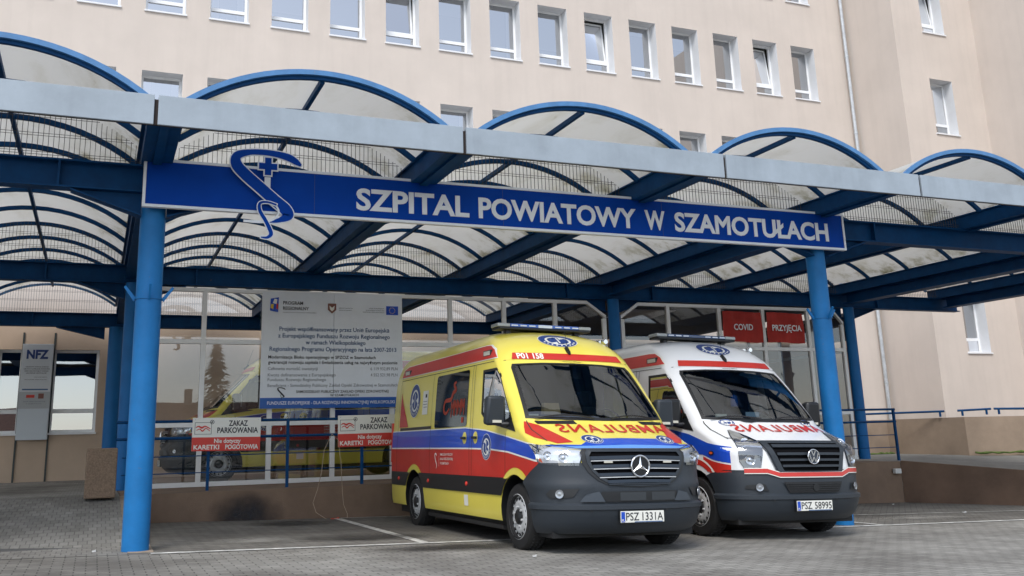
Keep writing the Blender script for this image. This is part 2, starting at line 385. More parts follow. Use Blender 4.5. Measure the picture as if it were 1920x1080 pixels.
sheet('parking_bay', gz, [.4, 8, 30], [11.0, 13, 17], paver_mat('pavers_bay_shaded', (.19, .184, .172), .2, .1, rot=R(45)))  # bay pavers: shadow under vans and canopy put into a darker base
sheet('footpath', lambda x, y: left_z(y)+.004 if y >= 12 else gz(x, y)*(12-y)+left_z(12)*(y-11)+.004, [-14, -6, .4], [11.0, 12, 13.2, 14.4, 15.6, 25.4], M_pave2)
def marking(label, pts, wdt, z=.008):
    b = bmesh.new()
    for (x0, y0), (x1, y1) in zip(pts, pts[1:]):
        d = Vector((x1-x0, y1-y0)).normalized(); n = Vector((-d.y, d.x))*wdt/2
        b.faces.new([b.verts.new((p.x, p.y, gz(p.x, p.y)+z)) for p in (Vector((x0, y0))-n, Vector((x1, y1))-n, Vector((x1, y1))+n, Vector((x0, y0))+n)])
    me = bpy.data.meshes.new('road_marking'); b.to_mesh(me); b.free(); me.materials.append(M_line)
    o = bpy.data.objects.new('road_marking', me); COL.objects.link(o); o['kind'] = 'structure'
marking('', [(.62, 11.0), (15.6, 11.02)], .12)
marking('', [(3.66, 11.07), (3.62, 15.3)], .12)
marking('', [(6.9, 11.07), (6.86, 15.3)], .12)
marking('', [(10.6, 11.07), (10.5, 15.3)], .09)
marking('', [(11.0, 12.9), (15.6, 12.6)], .06)
marking('', [(3.7, 15.38), (9.8, 15.38)], .06)
M_stain = stain_mat('oil_stain', (.035, .033, .03), 2.4, .8)
M_pale = stain_mat('pale_stain', (.38, .37, .34), 3.5, .6)
def stain(name, x0, x1, y0, y1, m, z=.012):
    o = sheet(name, lambda x, y: gz(x, y)+z, [x0, x1], [y0, y1], m)
stain('oil_stain', 2.4, 5.2, 9.9, 10.9, M_stain); stain('oil_stain', 2.0, 4.4, 11.3, 12.6, M_stain); stain('oil_stain', 1.9, 3.6, 13.8, 15.3, M_stain)
stain('oil_stain', 4.2, 7.4, 10.0, 15.0, M_stain, .016); stain('oil_stain', 7.0, 10.2, 10.4, 15.0, M_stain, .016)
stain('pale_stain', 1.2, 2.6, 11.4, 12.6, M_pale); stain('pale_stain', 11, 13.5, 11.4, 12.4, M_pale)
# litter
M_lit = mat('paper_litter', (.6, .6, .58), .9)
for i, (x, y, s_) in enumerate(((13.9, 12.6, .05), (12.9, 14.6, .04), (14.6, 14.9, .03), (4.2, 9.2, .03), (.05, 11.4, .025))):
    z = gz(x, y); mb = MB(); mb.hexa([(x, y, z+.004), (x+s_*1.5, y+.2*s_, z+.004), (x+s_*1.7, y+s_, z+.004), (x+.2*s_, y+s_*.8, z+.004), (x, y, z+.012), (x+s_*1.5, y+.2*s_, z+.03), (x+s_*1.7, y+s_, z+.012), (x+.2*s_, y+s_*.8, z+.02)])
    tag(mb.build('litter', M_lit), ['crumpled white paper scrap on the paving right of the right column', 'small white scrap lying by the platform corner', 'tiny pale scrap at the foot of the ramp wall', 'tiny white scrap on the road in front of the bay line', 'tiny pale crumb on the footpath left of the front column'][i], 'litter')

# low wall between footpath and bay
mb = MB()
ys = [11.2, 12, 13.2, 14.4, 15.5]
for a, c in zip(ys, ys[1:]):
    za, zc = left_z(a)+.01, left_z(c)+.01
    mb.hexa([(.40, a, gz(.4, a)-.2), (.66, a, gz(.6, a)-.2), (.66, c, gz(.6, c)-.2), (.40, c, gz(.4, c)-.2), (.40, a, za), (.66, a, za-.005), (.66, c, zc-.005), (.40, c, zc)])
tag(mb.build('retaining_wall', mat('wall_cap', (.34, .27, .21), .9, var=.2)), 'low plastered edging wall rising beside the footpath behind the left front column', 'wall')

# platform
mb = MB(); mb.box(.42, 15.52, 15.5, 25.3, -2.1, -.62)
pl = mb.build('platform', M_plinth); tag(pl, 'brown rough-plastered concrete platform under the glazed porch', 'platform')
M_damp = stain_mat('damp_stain', (.03, .027, .03), 3.2, .8)
b = bmesh.new(); b.faces.new([b.verts.new(p) for p in ((1.5, 15.494, -1.10), (3.0, 15.494, -1.12), (3.0, 15.494, -.55), (1.5, 15.494, -.55))])
def damp_mat():
    m = stain_mat('damp', (.02, .02, .025), 3.5, .9)
    for n in m.node_tree.nodes:
        if n.type == 'MAPPING': n.inputs['Location'].default_value = (-1, 0, -.35); n.inputs['Scale'].default_value = (2, 0, 1.4)
    return m
wrap_obj('damp_stain', b, damp_mat(), pl)

# ramp on the right
M_rampf = mat('ramp_floor', (.20, .20, .185), .9, var=.25, vscale=2, bump=.3, bscale=50)
mb = MB()
A0, A1 = Vector((15.53, 15.5)), Vector((19.3, 10.1))
nrm = Vector((.82, .57)) * .22
def rz(t): return -.64 - .62*t
def seg(t): p = A0.lerp(A1, t); return p
for t0_, t1_ in ((0, .5), (.5, 1)):
    a, c = seg(t0_), seg(t1_); a2, c2 = a+nrm, c+nrm
    mb.hexa([(a.x, a.y, -2.4), (a2.x, a2.y, -2.4), (c2.x, c2.y, -2.4), (c.x, c.y, -2.4), (a.x, a.y, rz(t0_)+.03), (a2.x, a2.y, rz(t0_)+.03), (c2.x, c2.y, rz(t1_)+.03), (c.x, c.y, rz(t1_)+.03)])
tag(mb.build('ramp_wall', mat('ramp_plaster', (.15, .095, .065), .92, var=.3, vscale=1.5, bump=.5, bscale=70)), 'dark brown ramp side wall running forward from the platform corner', 'wall')
b = bmesh.new()
f = [b.verts.new(p) for p in ((15.54, 15.7, -.64), (A1.x+.2, A1.y, -1.27), (30, 10.1, -1.27), (30, 17, -.78), (23.5, 22.8, -.66), (15.54, 22.8, -.64))]
b.faces.new(f); wrap_obj('ramp_floor', b, M_rampf, None)['kind'] = 'structure'
# retaining wall behind ramp in three faces
pts = [(19.9, 22.4, .33), (22.1, 22.4, .33), (22.35, 19.8, .32), (25.2, 17.8, .28), (30.5, 14.0, .1)]
mb = MB()
for (x0, y0, z0), (x1, y1, z1) in zip(pts, pts[1:]):
    mb.hexa([(x0, y0, -1.4), (x1, y1, -1.4), (x1+.25, y1+.25, -1.4), (x0+.25, y0+.25, -1.4), (x0, y0, z0), (x1, y1, z1), (x1+.25, y1+.25, z1), (x0+.25, y0+.25, z0)])
mw = mat('ramp_back', (.33, .25, .185), .92, var=.22, vscale=1.2, bump=.4, bscale=60)
tag(mb.build('ramp_back_wall', mw), 'light brown plastered wall with a cranked face behind the ramp', 'wall')
mb = MB()
for (x0, y0), (x1, y1) in (((20.2, 22.2), (22.0, 22.2)), ((22.4, 19.7), (25.2, 17.7)), ((25.2, 17.7), (30, 14.2))):
    d = Vector((x1-x0, y1-y0)).normalized()
    pp = [(x0+d.x*k*Vector((x1-x0, y1-y0)).length/24, y0+d.y*k*Vector((x1-x0, y1-y0)).length/24, -.66+.025+.03*random.random()) for k in range(25)]
    mb.tube([(p[0], p[1]-.06, p[2]-.03) for p in pp], [.02+.03*random.random() for _ in pp], 5)
tag(mb.build('moss', mat('moss', (.10, .15, .035), .95, var=.5, vscale=8)), kind='stuff')
def rail(label, pts, r=.022, post=.15):
    t = thing('handrail', label, 'handrail', pts[0], group=None); o = Vector(pts[0])
    MB().tube([Vector(p)-o for p in pts], r, 8).build('top_rail', M_blue, t, 30)
    for p in (pts[0], pts[-1]):
        q = Vector(p)-o; d = (Vector(pts[-1])-Vector(pts[0])).normalized()*(.12 if p is pts[0] else -.12)
        MB().tube([q+d, q+d-Vector((0, 0, post))], r, 8).build('post', M_blue, t, 30)
rail('low blue handrail on the back wall of the ramp, leftmost of three', [(21.9*.95, 22.3, .50), (22.3, 20.4, .50)], .03)
rail('short blue handrail on the back wall of the ramp, middle of three', [(22.35, 20.0, .50), (23.0, 19.45, .52)], .03)
rail('long blue handrail on the back wall of the ramp, rightmost of three', [(23.05, 19.4, .52), (25.4, 17.75, .44), (29, 15.2, .25)], .03)

# ------------------------------------------------------------------ hospital building
YB = 25.4
def wall_with_holes(mb, holes, u0, u1, z0, z1, fn):
    """flat wall in (u,z) with rectangular holes (u0,u1,z0,z1)"""
    us = sorted({u0, u1, *[h[0] for h in holes], *[h[1] for h in holes]}); zs = sorted({z0, z1, *[h[2] for h in holes], *[h[3] for h in holes]})
    for i in range(len(us)-1):
        for j in range(len(zs)-1):
            c = ((us[i]+us[i+1])/2, (zs[j]+zs[j+1])/2)
            if any(h[0] < c[0] < h[1] and h[2] < c[1] < h[3] for h in holes): continue
            mb.face([fn(us[i], zs[j]), fn(us[i+1], zs[j]), fn(us[i+1], zs[j+1]), fn(us[i], zs[j+1])])
bld = thing('hospital_building', 'large cream plastered hospital block with rows of small white windows behind the canopy', 'building', (0, YB, 0))
wins = []
for row, zs_ in enumerate((7.94, 11.73, 15.53)):
    for i in range(-5, 15):
        x = -1.105+1.697*i; wins.append((x, x+1.05, zs_, zs_+2.06, YB, (i*7+row*3) % 5, i, row))
wing = []
for zs_ in (2.44, 6.26, 10.08, 13.9): wing.append((26.66, 27.72, zs_, zs_+2.06, 23.1, 1, 0, 5))
nfz = [(-3.3, -2.28, .48, 2.49), (-2.24, -.95-.75, .48, 2.49), (-1.04, .0, .48, 2.49)]
DEP = .40
mb = MB(); mr = MB()
fn = lambda u, z: (u, 0, z)
wall_with_holes(mb, [w_[:4] for w_ in wins], -20, 25.3, 2.62+.5, 21, fn)
lowb = MB(); wall_with_holes(lowb, nfz, -20, 16.7, -1.2, 3.12, fn); lowc = MB(); wall_with_holes(lowc, [], 16.7, 25.3, -1.2, 3.12, fn)
yw = 23.1-YB
mb.face([(25.3, 0, -1.2), (25.3, yw, -1.2), (25.3, yw, 21), (25.3, 0, 21)])
wall_with_holes(mb, [w_[:4] for w_ in wing], 25.3, 29.2, -1.2, 21, lambda u, z: (u, yw, z))
yw2 = 9.0-YB
mb.face([(29.2, yw, -1.2), (29.2, yw2, -1.2), (29.2, yw2, 21), (29.2, yw, 21)])
mb.face([(29.2, yw2, -1.2), (45, yw2, -1.2), (45, yw2, 21), (29.2, yw2, 21)])
mb.face([(-20, 0, 21), (25.3, 0, 21), (25.3, yw, 21), (29.2, yw, 21), (29.2, yw2, 21), (45, yw2, 21), (45, 14, 21), (-20, 14, 21)])
mb.face([(-20, 0, -1.2), (-20, 14, -1.2), (-20, 14, 21), (-20, 0, 21)]); mb.face([(-20, 14, -1.2), (45, 14, -1.2), (45, 14, 21), (-20, 14, 21)]); mb.face([(45, yw2, -1.2), (45, 14, -1.2), (45, 14, 21), (45, yw2, 21)])
mb.build('wall', M_wall, bld, rec=False)
lowc.build('wall', M_wall, bld, rec=False)
lowb.build('ground_floor_wall', M_wall_shade, bld, rec=False)
# faint fill joints on the dark ground floor
for x in (-1.72, -1.03):
    MB().box(x-.02, x+.02, -.03, .02, -.62, 2.9).build('joint_strip', mat('strip', (.05, .06, .06), .6), bld)
def window(x0, x1, z0, z1, y, style, dep=DEP, parent=bld, transom=.24, reveal=M_reveal, base=YB, gl=M_panef):
    yy = y-base; mbr = MB()
    # reveals and sill
    mbr.face([(x0, yy, z0), (x0, yy+dep+.05, z0), (x0, yy+dep+.05, z1), (x0, yy, z1)]); mbr.face([(x1, yy, z0), (x1, yy, z1), (x1, yy+dep+.05, z1), (x1, yy+dep+.05, z0)])
    mbr.face([(x0, yy, z1), (x0, yy+dep+.05, z1), (x1, yy+dep+.05, z1), (x1, yy, z1)]); mbr.face([(x0, yy, z0), (x1, yy, z0), (x1, yy+dep+.05, z0), (x0, yy+dep+.05, z0)])
    wn = mbr.build('window', reveal, parent, rec=False)
    MB().box(x0-.03, x1+.03, yy-.05, yy+dep, z0-.02, z0+.025).build('sill', M_reveal, wn)
    f = MB(); t = .065; ya, yb_ = yy+dep, yy+dep+.06
    f.box(x0, x0+t, ya, yb_, z0+.03, z1); f.box(x1-t, x1, ya, yb_, z0+.03, z1); f.box(x0+t, x1-t, ya, yb_, z1-t, z1); f.box(x0+t, x1-t, ya, yb_, z0+.03, z0+.03+t)
    zt = z0+(z1-z0)*transom; f.box(x0+t, x1-t, ya-.01, yb_, zt-.05, zt+.05)
    f.build('frame', M_white, wn)
    g = MB()
    if style == 9:      # tilted sash
        k = .16
        s_ = MB(); a0, a1, b0, b1 = x0+t+.01, x1-t-.01, zt+.055, z1-t-.01
        for (u0, u1, v0, v1) in ((a0, a0+.06, b0, b1), (a1-.06, a1, b0, b1), (a0+.06, a1-.06, b1-.06, b1), (a0+.06, a1-.06, b0, b0+.06)):
            h = lambda v: ya+.02+(v-b0)/(b1-b0)*k
            s_.hexa([(u0, h(v0), v0), (u1, h(v0), v0), (u1, h(v0)+.04, v0), (u0, h(v0)+.04, v0), (u0, h(v1), v1), (u1, h(v1), v1), (u1, h(v1)+.04, v1), (u0, h(v1)+.04, v1)])
        s_.build('tilted_sash', M_white, wn)
        g.face([(a0, ya+.04, b0), (a1, ya+.04, b0), (a1, ya+.04+k, b1), (a0, ya+.04+k, b1)])
    else: g.face([(x0+t, ya+.03, zt+.05), (x1-t, ya+.03, zt+.05), (x1-t, ya+.03, z1-t), (x0+t, ya+.03, z1-t)])
    g.build('pane', gl, wn)
    MB().face([(x0+t, ya+.03, z0+.09), (x1-t, ya+.03, z0+.09), (x1-t, ya+.03, zt-.05), (x0+t, ya+.03, zt-.05)]).build('pane', gl, wn)
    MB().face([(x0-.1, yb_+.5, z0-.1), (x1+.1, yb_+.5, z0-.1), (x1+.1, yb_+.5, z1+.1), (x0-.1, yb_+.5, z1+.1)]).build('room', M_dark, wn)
    if style in (0, 3, 4) :    # blind partly drawn
        hb_ = {0: .95, 3: 1.25, 4: .25}[style]
        MB().face([(x0+t, yb_+.06, zt+hb_), (x1-t, yb_+.06, zt+hb_), (x1-t, yb_+.06, z1), (x0+t, yb_+.06, z1)]).build('blind', mat('blind', (.35, .38, .38), .9), wn)
    if style == 2:
        for a_, c_ in ((x0+t, x0+t+.22), (x1-t-.20, x1-t)): MB().face([(a_, yb_+.09, z0+.1), (c_, yb_+.09, z0+.1), (c_-.03, yb_+.09, z1), (a_+.02, yb_+.09, z1)]).build('curtain', mat('curtain', (.55, .52, .45), .9), wn)
    return wn
for (x0, x1, z0, z1, y, st, i, row) in wins:
    if row == 2 and i < 9: continue_ = True
    if row == 1 and i in (5, 9, 13): st = 9
    window(x0, x1, z0, z1, y, st)
for k, (x0, x1, z0, z1, y, st, i, row) in enumerate(wing): window(x0, x1, z0, z1, y, 9 if k == 3 else 1)
for h in nfz: window(*h, YB, 1, dep=.12, transom=.27, reveal=M_white, gl=M_nfz)
# drainpipe in the inner corner
dp = MB(); dp.tube([(25.12, YB-.14, -.9), (25.12, YB-.14, 20.5)], .065, 10)
for z in (1.6, 4.6, 7.6, 10.6, 13.6): dp.tube([(25.12, YB-.14, z), (25.12, YB-.14, z+.06)], .08, 10)
dp = dp.build('drainpipe', M_zinc, None, 30); tag(dp, 'galvanised drainpipe running down the inner corner of the cream block', 'drainpipe')
tag(MB().tube([(18.66, YB, 1.32), (18.66, YB-.06, 1.32)], .05, 8).build('wall_vent', M_dark), 'small dark round vent hole in the cream wall right of the glazed porch', 'vent')

# ------------------------------------------------------------------ canopy
can = thing('entrance_canopy', 'blue steel canopy with barrel vaulted translucent roof on round columns', 'canopy', (0, 11.3, 0))
OY = 11.3
XJ = [.48+3.23*i for i in range(-3, 7)]; XJ = XJ[:10]     # -9.2 .. 19.86
YF = 9.66
def yend(i): return 24.5 if XJ[i] < 14 else 18.05
ZB = 3.25
def cyl_obj(name, x, y, z0, z1, r, parent, m=M_colb): return MB().tube([(x, y, z0), (x, y, z1)], r, 28).build(name, m, parent, 30)
def column(x, y, zbase, r, fins=True, m=M_colb):
    c = cyl_obj('column', x, y-OY, zbase, 2.92, r, can, m)
    f = MB()
    if fins:
        zc = 1.70
        f.tube([(x, y-OY, zc-.01), (x, y-OY, zc+.01)], r+.012, 28)
        for a in (45, 135, 225, 315, 0, 90, 180, 270):
            if a % 90: continue
            aa = R(a); d = Vector((math.cos(aa), math.sin(aa), 0)); n = Vector((-d.y, d.x, 0))*.012; p = Vector((x, y-OY, zc))
            P = [p+d*(r-.01)+Vector((0, 0, 0)), p+d*(r+.11)+Vector((0, 0, .15)), p+d*(r+.13)+Vector((0, 0, .13)), p+d*(r+.02)+Vector((0, 0, -.03))]
            f.prism([q-n for q in P], n*2)
        f.build('collar', M_colb, c)
        MB().tube([(x, y-OY, zbase), (x, y-OY, zbase+.02)], r+.035, 28).build('base_plate', M_colb, c)
for x in (.48, 10.17, 19.86, -9.2): column(x, 11.36, gz(x, 11.36)-.05 if x > -5 else -1.0, .142)
for x in (.48, 10.17, 16.63): column(x, 17.65, -.62, .125, False, M_colb_shade)
column(.34, 24.2, -.62, .17, False, M_colb_shade); column(-6, 17.65, -.7, .125, False, M_colb_shade)
def beam(y, x0, x1, stiff, hw=.10):
    """rolled I beam along X"""
    b_ = MB(); y_ = y-OY; z0, z1 = 2.92, ZB-.003
    b_.box(x0, x1, y_-hw, y_+hw, z0, z0+.02); b_.box(x0, x1, y_-hw, y_+hw, z1-.02, z1); b_.box(x0, x1, y_-.01, y_+.01, z0+.02, z1-.02)
    o = b_.build('beam', M_blue, can)
    for x in stiff: MB().box(x-.012, x+.012, y_-hw+.01, y_-.011, z0+.021, z1-.021).build('stiffener', M_blue, o)
    return o
def haunch(y, xc, sgn, z=2.92, L=.9, h=.26):
    y_ = y-OY; o = MB()
    a = xc+sgn*.14; c = xc+sgn*L
    o.prism([(a, y_-.008, z-.003), (c, y_-.008, z-.003), (a, y_-.008, z-h)], (0, .016, 0))
    o.hexa([(a, y_-.09, z-h-.02), (a, y_+.09, z-h-.02), (c, y_+.09, z-.023), (c, y_-.09, z-.023), (a, y_-.09, z-h), (a, y_+.09, z-h), (c, y_+.09, z-.004), (c, y_-.09, z-.004)])
    o.build('haunch', M_blue, can)
beam(11.3, -9.5, 20.3, [-8.2, -2.1, -.55, 1.5, 9.2, 11.3, 15, 18.8]); beam(17.75, -9.5, 20.3, [-8.2, -2.1, -.95, 1.55, 9.1, 11.2, 15.6, 17.6]); beam(24.25, -9.5, 16.8, [-5, -1.5, 3, 6])
for y in (11.3, 17.75):
    for x in (.48, 10.17): haunch(y, x, -1); haunch(y, x, 1)
haunch(17.75, 16.63, -1); haunch(17.75, 16.63, 1); haunch(24.25, .22, -1, L=1.2)
for i, x in enumerate(XJ):
    y0, y1 = YF+.02-OY, (24.5 if x < 16.7 else 18.05)-OY
    g = MB(); z0, z1 = ZB, 3.46
    g.box(x-.17, x+.17, y0, y1, z0, z0+.015); g.box(x-.17, x-.155, y0, y1, z0+.015, z1); g.box(x+.155, x+.17, y0, y1, z0+.015, z1); g.box(x-.05, x+.05, y0, y1, z0-.03, z0-.001)
    g.box(x-.21, x+.21, y0, y1, z1+.001, z1+.02)
    g.build('girder', M_blue, can)
    if x in (XJ[3], XJ[6], XJ[8], XJ[9]):        # deeper main girders on the column lines
        for ya_, yb_ in ((11.42, 17.63), (17.87, 24.1)):
            if ya_-OY > y1: continue
            yb2 = min(yb_-OY, y1); d_ = MB(); d_.box(x-.012, x+.012, ya_-OY, yb2, 3.02, ZB-.031); d_.box(x-.15, x+.15, ya_-OY, yb2, 2.995, 3.019); d_.build('main_girder', M_blue, can)
# fascia
xs = [-9.5, -3.0, .38, 3.72, 7.30, 10.62, 14.1, 17.5, 20.3]
for a, c in zip(xs, xs[1:]):
    f = MB(); f.box(a+.02, c-.02, YF-.06-OY, YF-.03-OY, 3.215, 3.53); f.box(a+.02, c-.02, YF-.029-OY, YF+.02-OY, 3.50, 3.53)
    f.build('fascia', M_fascia, can, bevel=.004)
MB().box(-9.5, 20.3, YF-.028-OY, YF+.015-OY, 3.22, 3.49).build('fascia_backing', mat('rusty_dark', (.03, .02, .018), .8), can)
# vaults
HC, RISE = 1.42, .485; RR = (HC*HC+RISE*RISE)/(2*RISE); ZS = 3.47
def arc(xc, t, dz=0):
    a = math.asin(HC/RR)*t; return (xc+(RR+dz)*math.sin(a), ZS+RISE-RR+(RR+dz)*math.cos(a))
def arch_bar(y0, y1, xc, d0, d1, n=20):
    b_ = bmesh.new(); V = []
    for k in range(n+1):
        t = -1+2*k/n; p, q = arc(xc, t, d0), arc(xc, t, d1)
        V.append([b_.verts.new((p[0], y0-OY, p[1])), b_.verts.new((p[0], y1-OY, p[1])), b_.verts.new((q[0], y1-OY, q[1])), b_.verts.new((q[0], y0-OY, q[1]))])
    for k in range(n):
        for e in range(4): b_.faces.new([V[k][e], V[k][(e+1) % 4], V[k+1][(e+1) % 4], V[k+1][e]])
    b_.faces.new(V[0]); b_.faces.new(V[-1][::-1]); return b_
def from_bm(name, b_, m, parent, smooth=None):
    mb_ = MB(); mb_.b.free(); mb_.b = b_; return mb_.build(name, m, parent, smooth)
ribY = [YF+1.17*k for k in range(1, 13)]
for i in range(len(XJ)-1):
    xc = (XJ[i]+XJ[i+1])/2; ye = yend(i) if XJ[i+1] < 16.7 else 18.05
    v = from_bm('vault_roof', arch_bar(YF, ye, xc, .03, .045, 24), M_poly, can, 40)
    from_bm('edge_trim', arch_bar(YF-.045, YF-.005, xc, .005, .062, 24), M_trim, v, 40)
    from_bm('edge_trim', arch_bar(YF-.004, YF+.045, xc, -.035, .028, 24), M_blue, v, 40)
    from_bm('edge_trim', arch_bar(ye+.005, ye+.04, xc, -.02, .07, 24), M_trim, v, 40)
    for y in ribY:
        if y > ye-.3: break
        from_bm('rib', arch_bar(y-.024, y+.024, xc, -.035, .028, 16), M_blue, v, 40)
    MB().box(xc-.024, xc+.024, YF+.046-OY, ye-OY, ZS+RISE-.055, ZS+RISE+.004).build('purlin', M_blue, v)
    # bird mesh in the arch above each cross beam
    for yy in (11.3, 17.75, 24.25):
        if yy > ye: continue
        m_ = MB(); x = xc-HC
        k = 0
        while x < xc+HC:
            zt = ZS+RISE-RR+math.sqrt(RR*RR-(x-xc)**2)
            m_.box(x-.003, x+.003, yy-OY-.003, yy-OY+.003, ZB+.002, zt); x += .055
        for z in (3.30, 3.33, 3.52, 3.55, 3.74, 3.77, 3.90):
            if z <= ZS: hx = HC+.1
            else:
                hx = math.sqrt(max(0, RR*RR-(z-(ZS+RISE-RR))**2))
            m_.box(xc-hx, xc+hx, yy-OY-.008, yy-OY-.004, z-.0025, z+.0025)
        m_.build('bird_mesh', M_wire, v)

# ------------------------------------------------------------------ hospital name sign
sg = thing('hospital_sign', 'long blue sign with pale lettering and a snake emblem hung along the canopy beam', 'sign', (.36, 11.08, 2.74))
SX, SY, SZ = .36, 11.08, 2.74
W_, H_ = 10.52-.36, .535
MB().box(0, W_, 0, .05, 0, H_).build('panel', M_signb, sg)
fr = MB(); t = .028
fr.box(-.02, W_+.02, -.012, .055, -.02, .012); fr.box(-.02, W_+.02, -.012, .055, H_-.012, H_+.02); fr.box(-.02, .012, -.012, .055, .012, H_-.012); fr.box(W_-.012, W_+.02, -.012, .055, .012, H_-.012)
fr.build('frame', M_letter, sg)
for x in (1.95, 4.45, 6.9): MB().box(x-.003, x+.003, -.003, 0, .013, H_-.013).build('panel_joint', M_navy, sg)
def relief(name, b, m, parent, y, depth):
    """flat bmesh in (a,c) -> solid plate standing at y, thickness depth towards the viewer"""
    r_ = bmesh.ops.extrude_face_region(b, geom=b.faces[:])
    for e in r_['geom']:
        if isinstance(e, bmesh.types.BMVert): e.co.z += depth
    for v in b.verts: v.co = Vector((v.co.x, y-v.co.z, v.co.y))
    bmesh.ops.recalc_face_normals(b, faces=b.faces)
    return wrap_obj(name, b, m, parent)
words = (('SZPITAL', 2.83, 4.33), ('POWIATOWY', 4.46, 6.83), ('W', 6.97, 7.30), ('SZAMOTUŁACH', 7.46, 10.22))
for s_, a, c in words:
    text3d('lettering', s_, a-SX, c-SX, 2.842-SZ, 3.122-SZ, .001, M_letter, sg, .031)
# snake emblem: outline as thick stroked centre line
def stroke(pts, widths, n=10):
    """ribbon outline along a smooth curve"""
    P = [Vector(p) for p in pts]; C_ = []; Wd = []
    for i in range(len(P)-1):
        p0, p1, p2, p3 = P[max(i-1, 0)], P[i], P[i+1], P[min(i+2, len(P)-1)]
        for k in range(n):
            t = k/n; C_.append(.5*((2*p1)+(-p0+p2)*t+(2*p0-5*p1+4*p2-p3)*t*t+(-p0+3*p1-3*p2+p3)*t**3)); Wd.append(widths[i]*(1-t)+widths[i+1]*t)
    C_.append(P[-1]); Wd.append(widths[-1]); return C_, Wd
def ribbon(pts, widths, grow=0):
    C_, Wd = stroke(pts, widths); b = bmesh.new(); L = []
    for i, p in enumerate(C_):
        d = (C_[min(i+1, len(C_)-1)]-C_[max(i-1, 0)]).normalized(); n = Vector((-d.y, d.x)); ww = Wd[i]/2+grow
        if i == 0: p = p-d*grow
        if i == len(C_)-1: p = p+d*grow
        L.append((b.verts.new((p.x+n.x*ww, p.y+n.y*ww, 0)), b.verts.new((p.x-n.x*ww, p.y-n.y*ww, 0))))
    for i in range(len(L)-1): b.faces.new([L[i][0], L[i+1][0], L[i+1][1], L[i][1]])
    return b
# emblem coordinates from the head (right) over the top, down the diagonal, round the loop to the tail; units: metres from sign corner
EX = lambda u, v: (.735+u*.00129, .545-(v-228-.090*u)*.00129)
sn = [(800, 262), (755, 225), (690, 185), (600, 155), (470, 132), (330, 128), (215, 160), (210, 245), (300, 350), (430, 470), (560, 590), (660, 680), (690, 740), (620, 780), (540, 795), (470, 790)]
sw = [.025, .075, .09, .078, .068, .066, .10, .13, .135, .135, .135, .14, .12, .06, .026, .016]
sn2 = [(580, 640), (500, 612), (430, 620), (430, 690), (480, 780), (520, 860), (535, 915), (500, 945), (445, 940)]
sw2 = [.022, .022, .03, .04, .042, .046, .046, .03, .01]
loop = [(560, 620), (600, 690), (590, 740), (540, 780), (460, 795), (380, 790), (290, 780)]
lw = [.014, .014, .016, .02, .022, .024, .02]
em = relief('snake_emblem', ribbon([EX(*p) for p in sn], sw, .013), M_letter, sg, -.045, .010)
relief('emblem_face', ribbon([EX(*p) for p in sn], sw, 0), M_signb, em, -.057, .004)
relief('emblem_tail', ribbon([EX(*p) for p in sn2], sw2, .011), M_letter, em, -.063, .006)
relief('emblem_face', ribbon([EX(*p) for p in sn2], sw2, 0), M_signb, em, -.071, .003)
relief('emblem_tail', ribbon([EX(*p) for p in loop], lw, .004), M_letter, em, -.059, .003)
def cross(cx, cz, a, w, g=0): 
    w += g; a += g
    return poly_bm([(cx-w, cz-a), (cx+w, cz-a), (cx+w, cz-w), (cx+a, cz-w), (cx+a, cz+w), (cx+w, cz+w), (cx+w, cz+a), (cx-w, cz+a), (cx-w, cz+w), (cx-a, cz+w), (cx-a, cz-w), (cx-w, cz-w)])
cx_, cz_ = EX(497, 265)
relief('cross', cross(cx_, cz_, .108, .038, .016), M_letter, em, -.040, .008); relief('cross_face', cross(cx_, cz_, .108, .038), M_signb, em, -.049, .004)
MB().box(cx_-.035, cx_+.035, -.038, -.014, cz_-.28, cz_-.13).build('cross_stem', M_letter, em)

# ------------------------------------------------------------------ glazed porch
gp = thing('glazed_porch', 'white framed glass enclosure under the canopy housing an ambulance bay', 'glazed porch', (0, 17.65, 0))
ZF0, ZF1 = -.615, 2.80; zt1, zt2 = 1.90, .44
fr = MB(); hb = .042
def gb(x0, x1, z0, z1, mb_=None, d=.04): (mb_ or fr).box(x0, x1, -d, d, z0, z1)
MX = [.62, 1.71, 2.91, 4.07, 5.22, 6.43, 7.60, 8.76, 9.92]; MX2 = [10.36, 11.52, 12.87, 14.07, 15.36, 16.36]
for grp in (MX, MX2):
    for k, x in enumerate(grp):
        ztop = ZF1 if 0 < k < len(grp)-1 else 2.5
        gb(x-hb, x+hb, ZF0+.08, ztop)
    gb(grp[0]-hb, grp[-1]+hb, ZF0, ZF0+.08)
    for a, c in zip(grp, grp[1:]):
        gb(a+hb, c-hb, zt1-.04, zt1+.04); gb(a+hb, c-hb, zt2-.04, zt2+.04)
    e0, e1 = grp[1]-.75, grp[-2]+.75
    gb(e0, e1, ZF1, ZF1+.07)
    for (xa, xb_) in ((grp[0], e0), (grp[-1], e1)):
        s_ = 1 if xb_ > xa else -1
        fr.hexa([(xa-hb*s_, -.04, 2.5), (xb_, -.04, ZF1), (xb_, .04, ZF1), (xa-hb*s_, .04, 2.5), (xa-hb*s_, -.04, 2.57), (xb_, -.04, ZF1+.07), (xb_, .04, ZF1+.07), (xa-hb*s_, .04, 2.57)])
fr.build('frame', M_white, gp, bevel=.004)
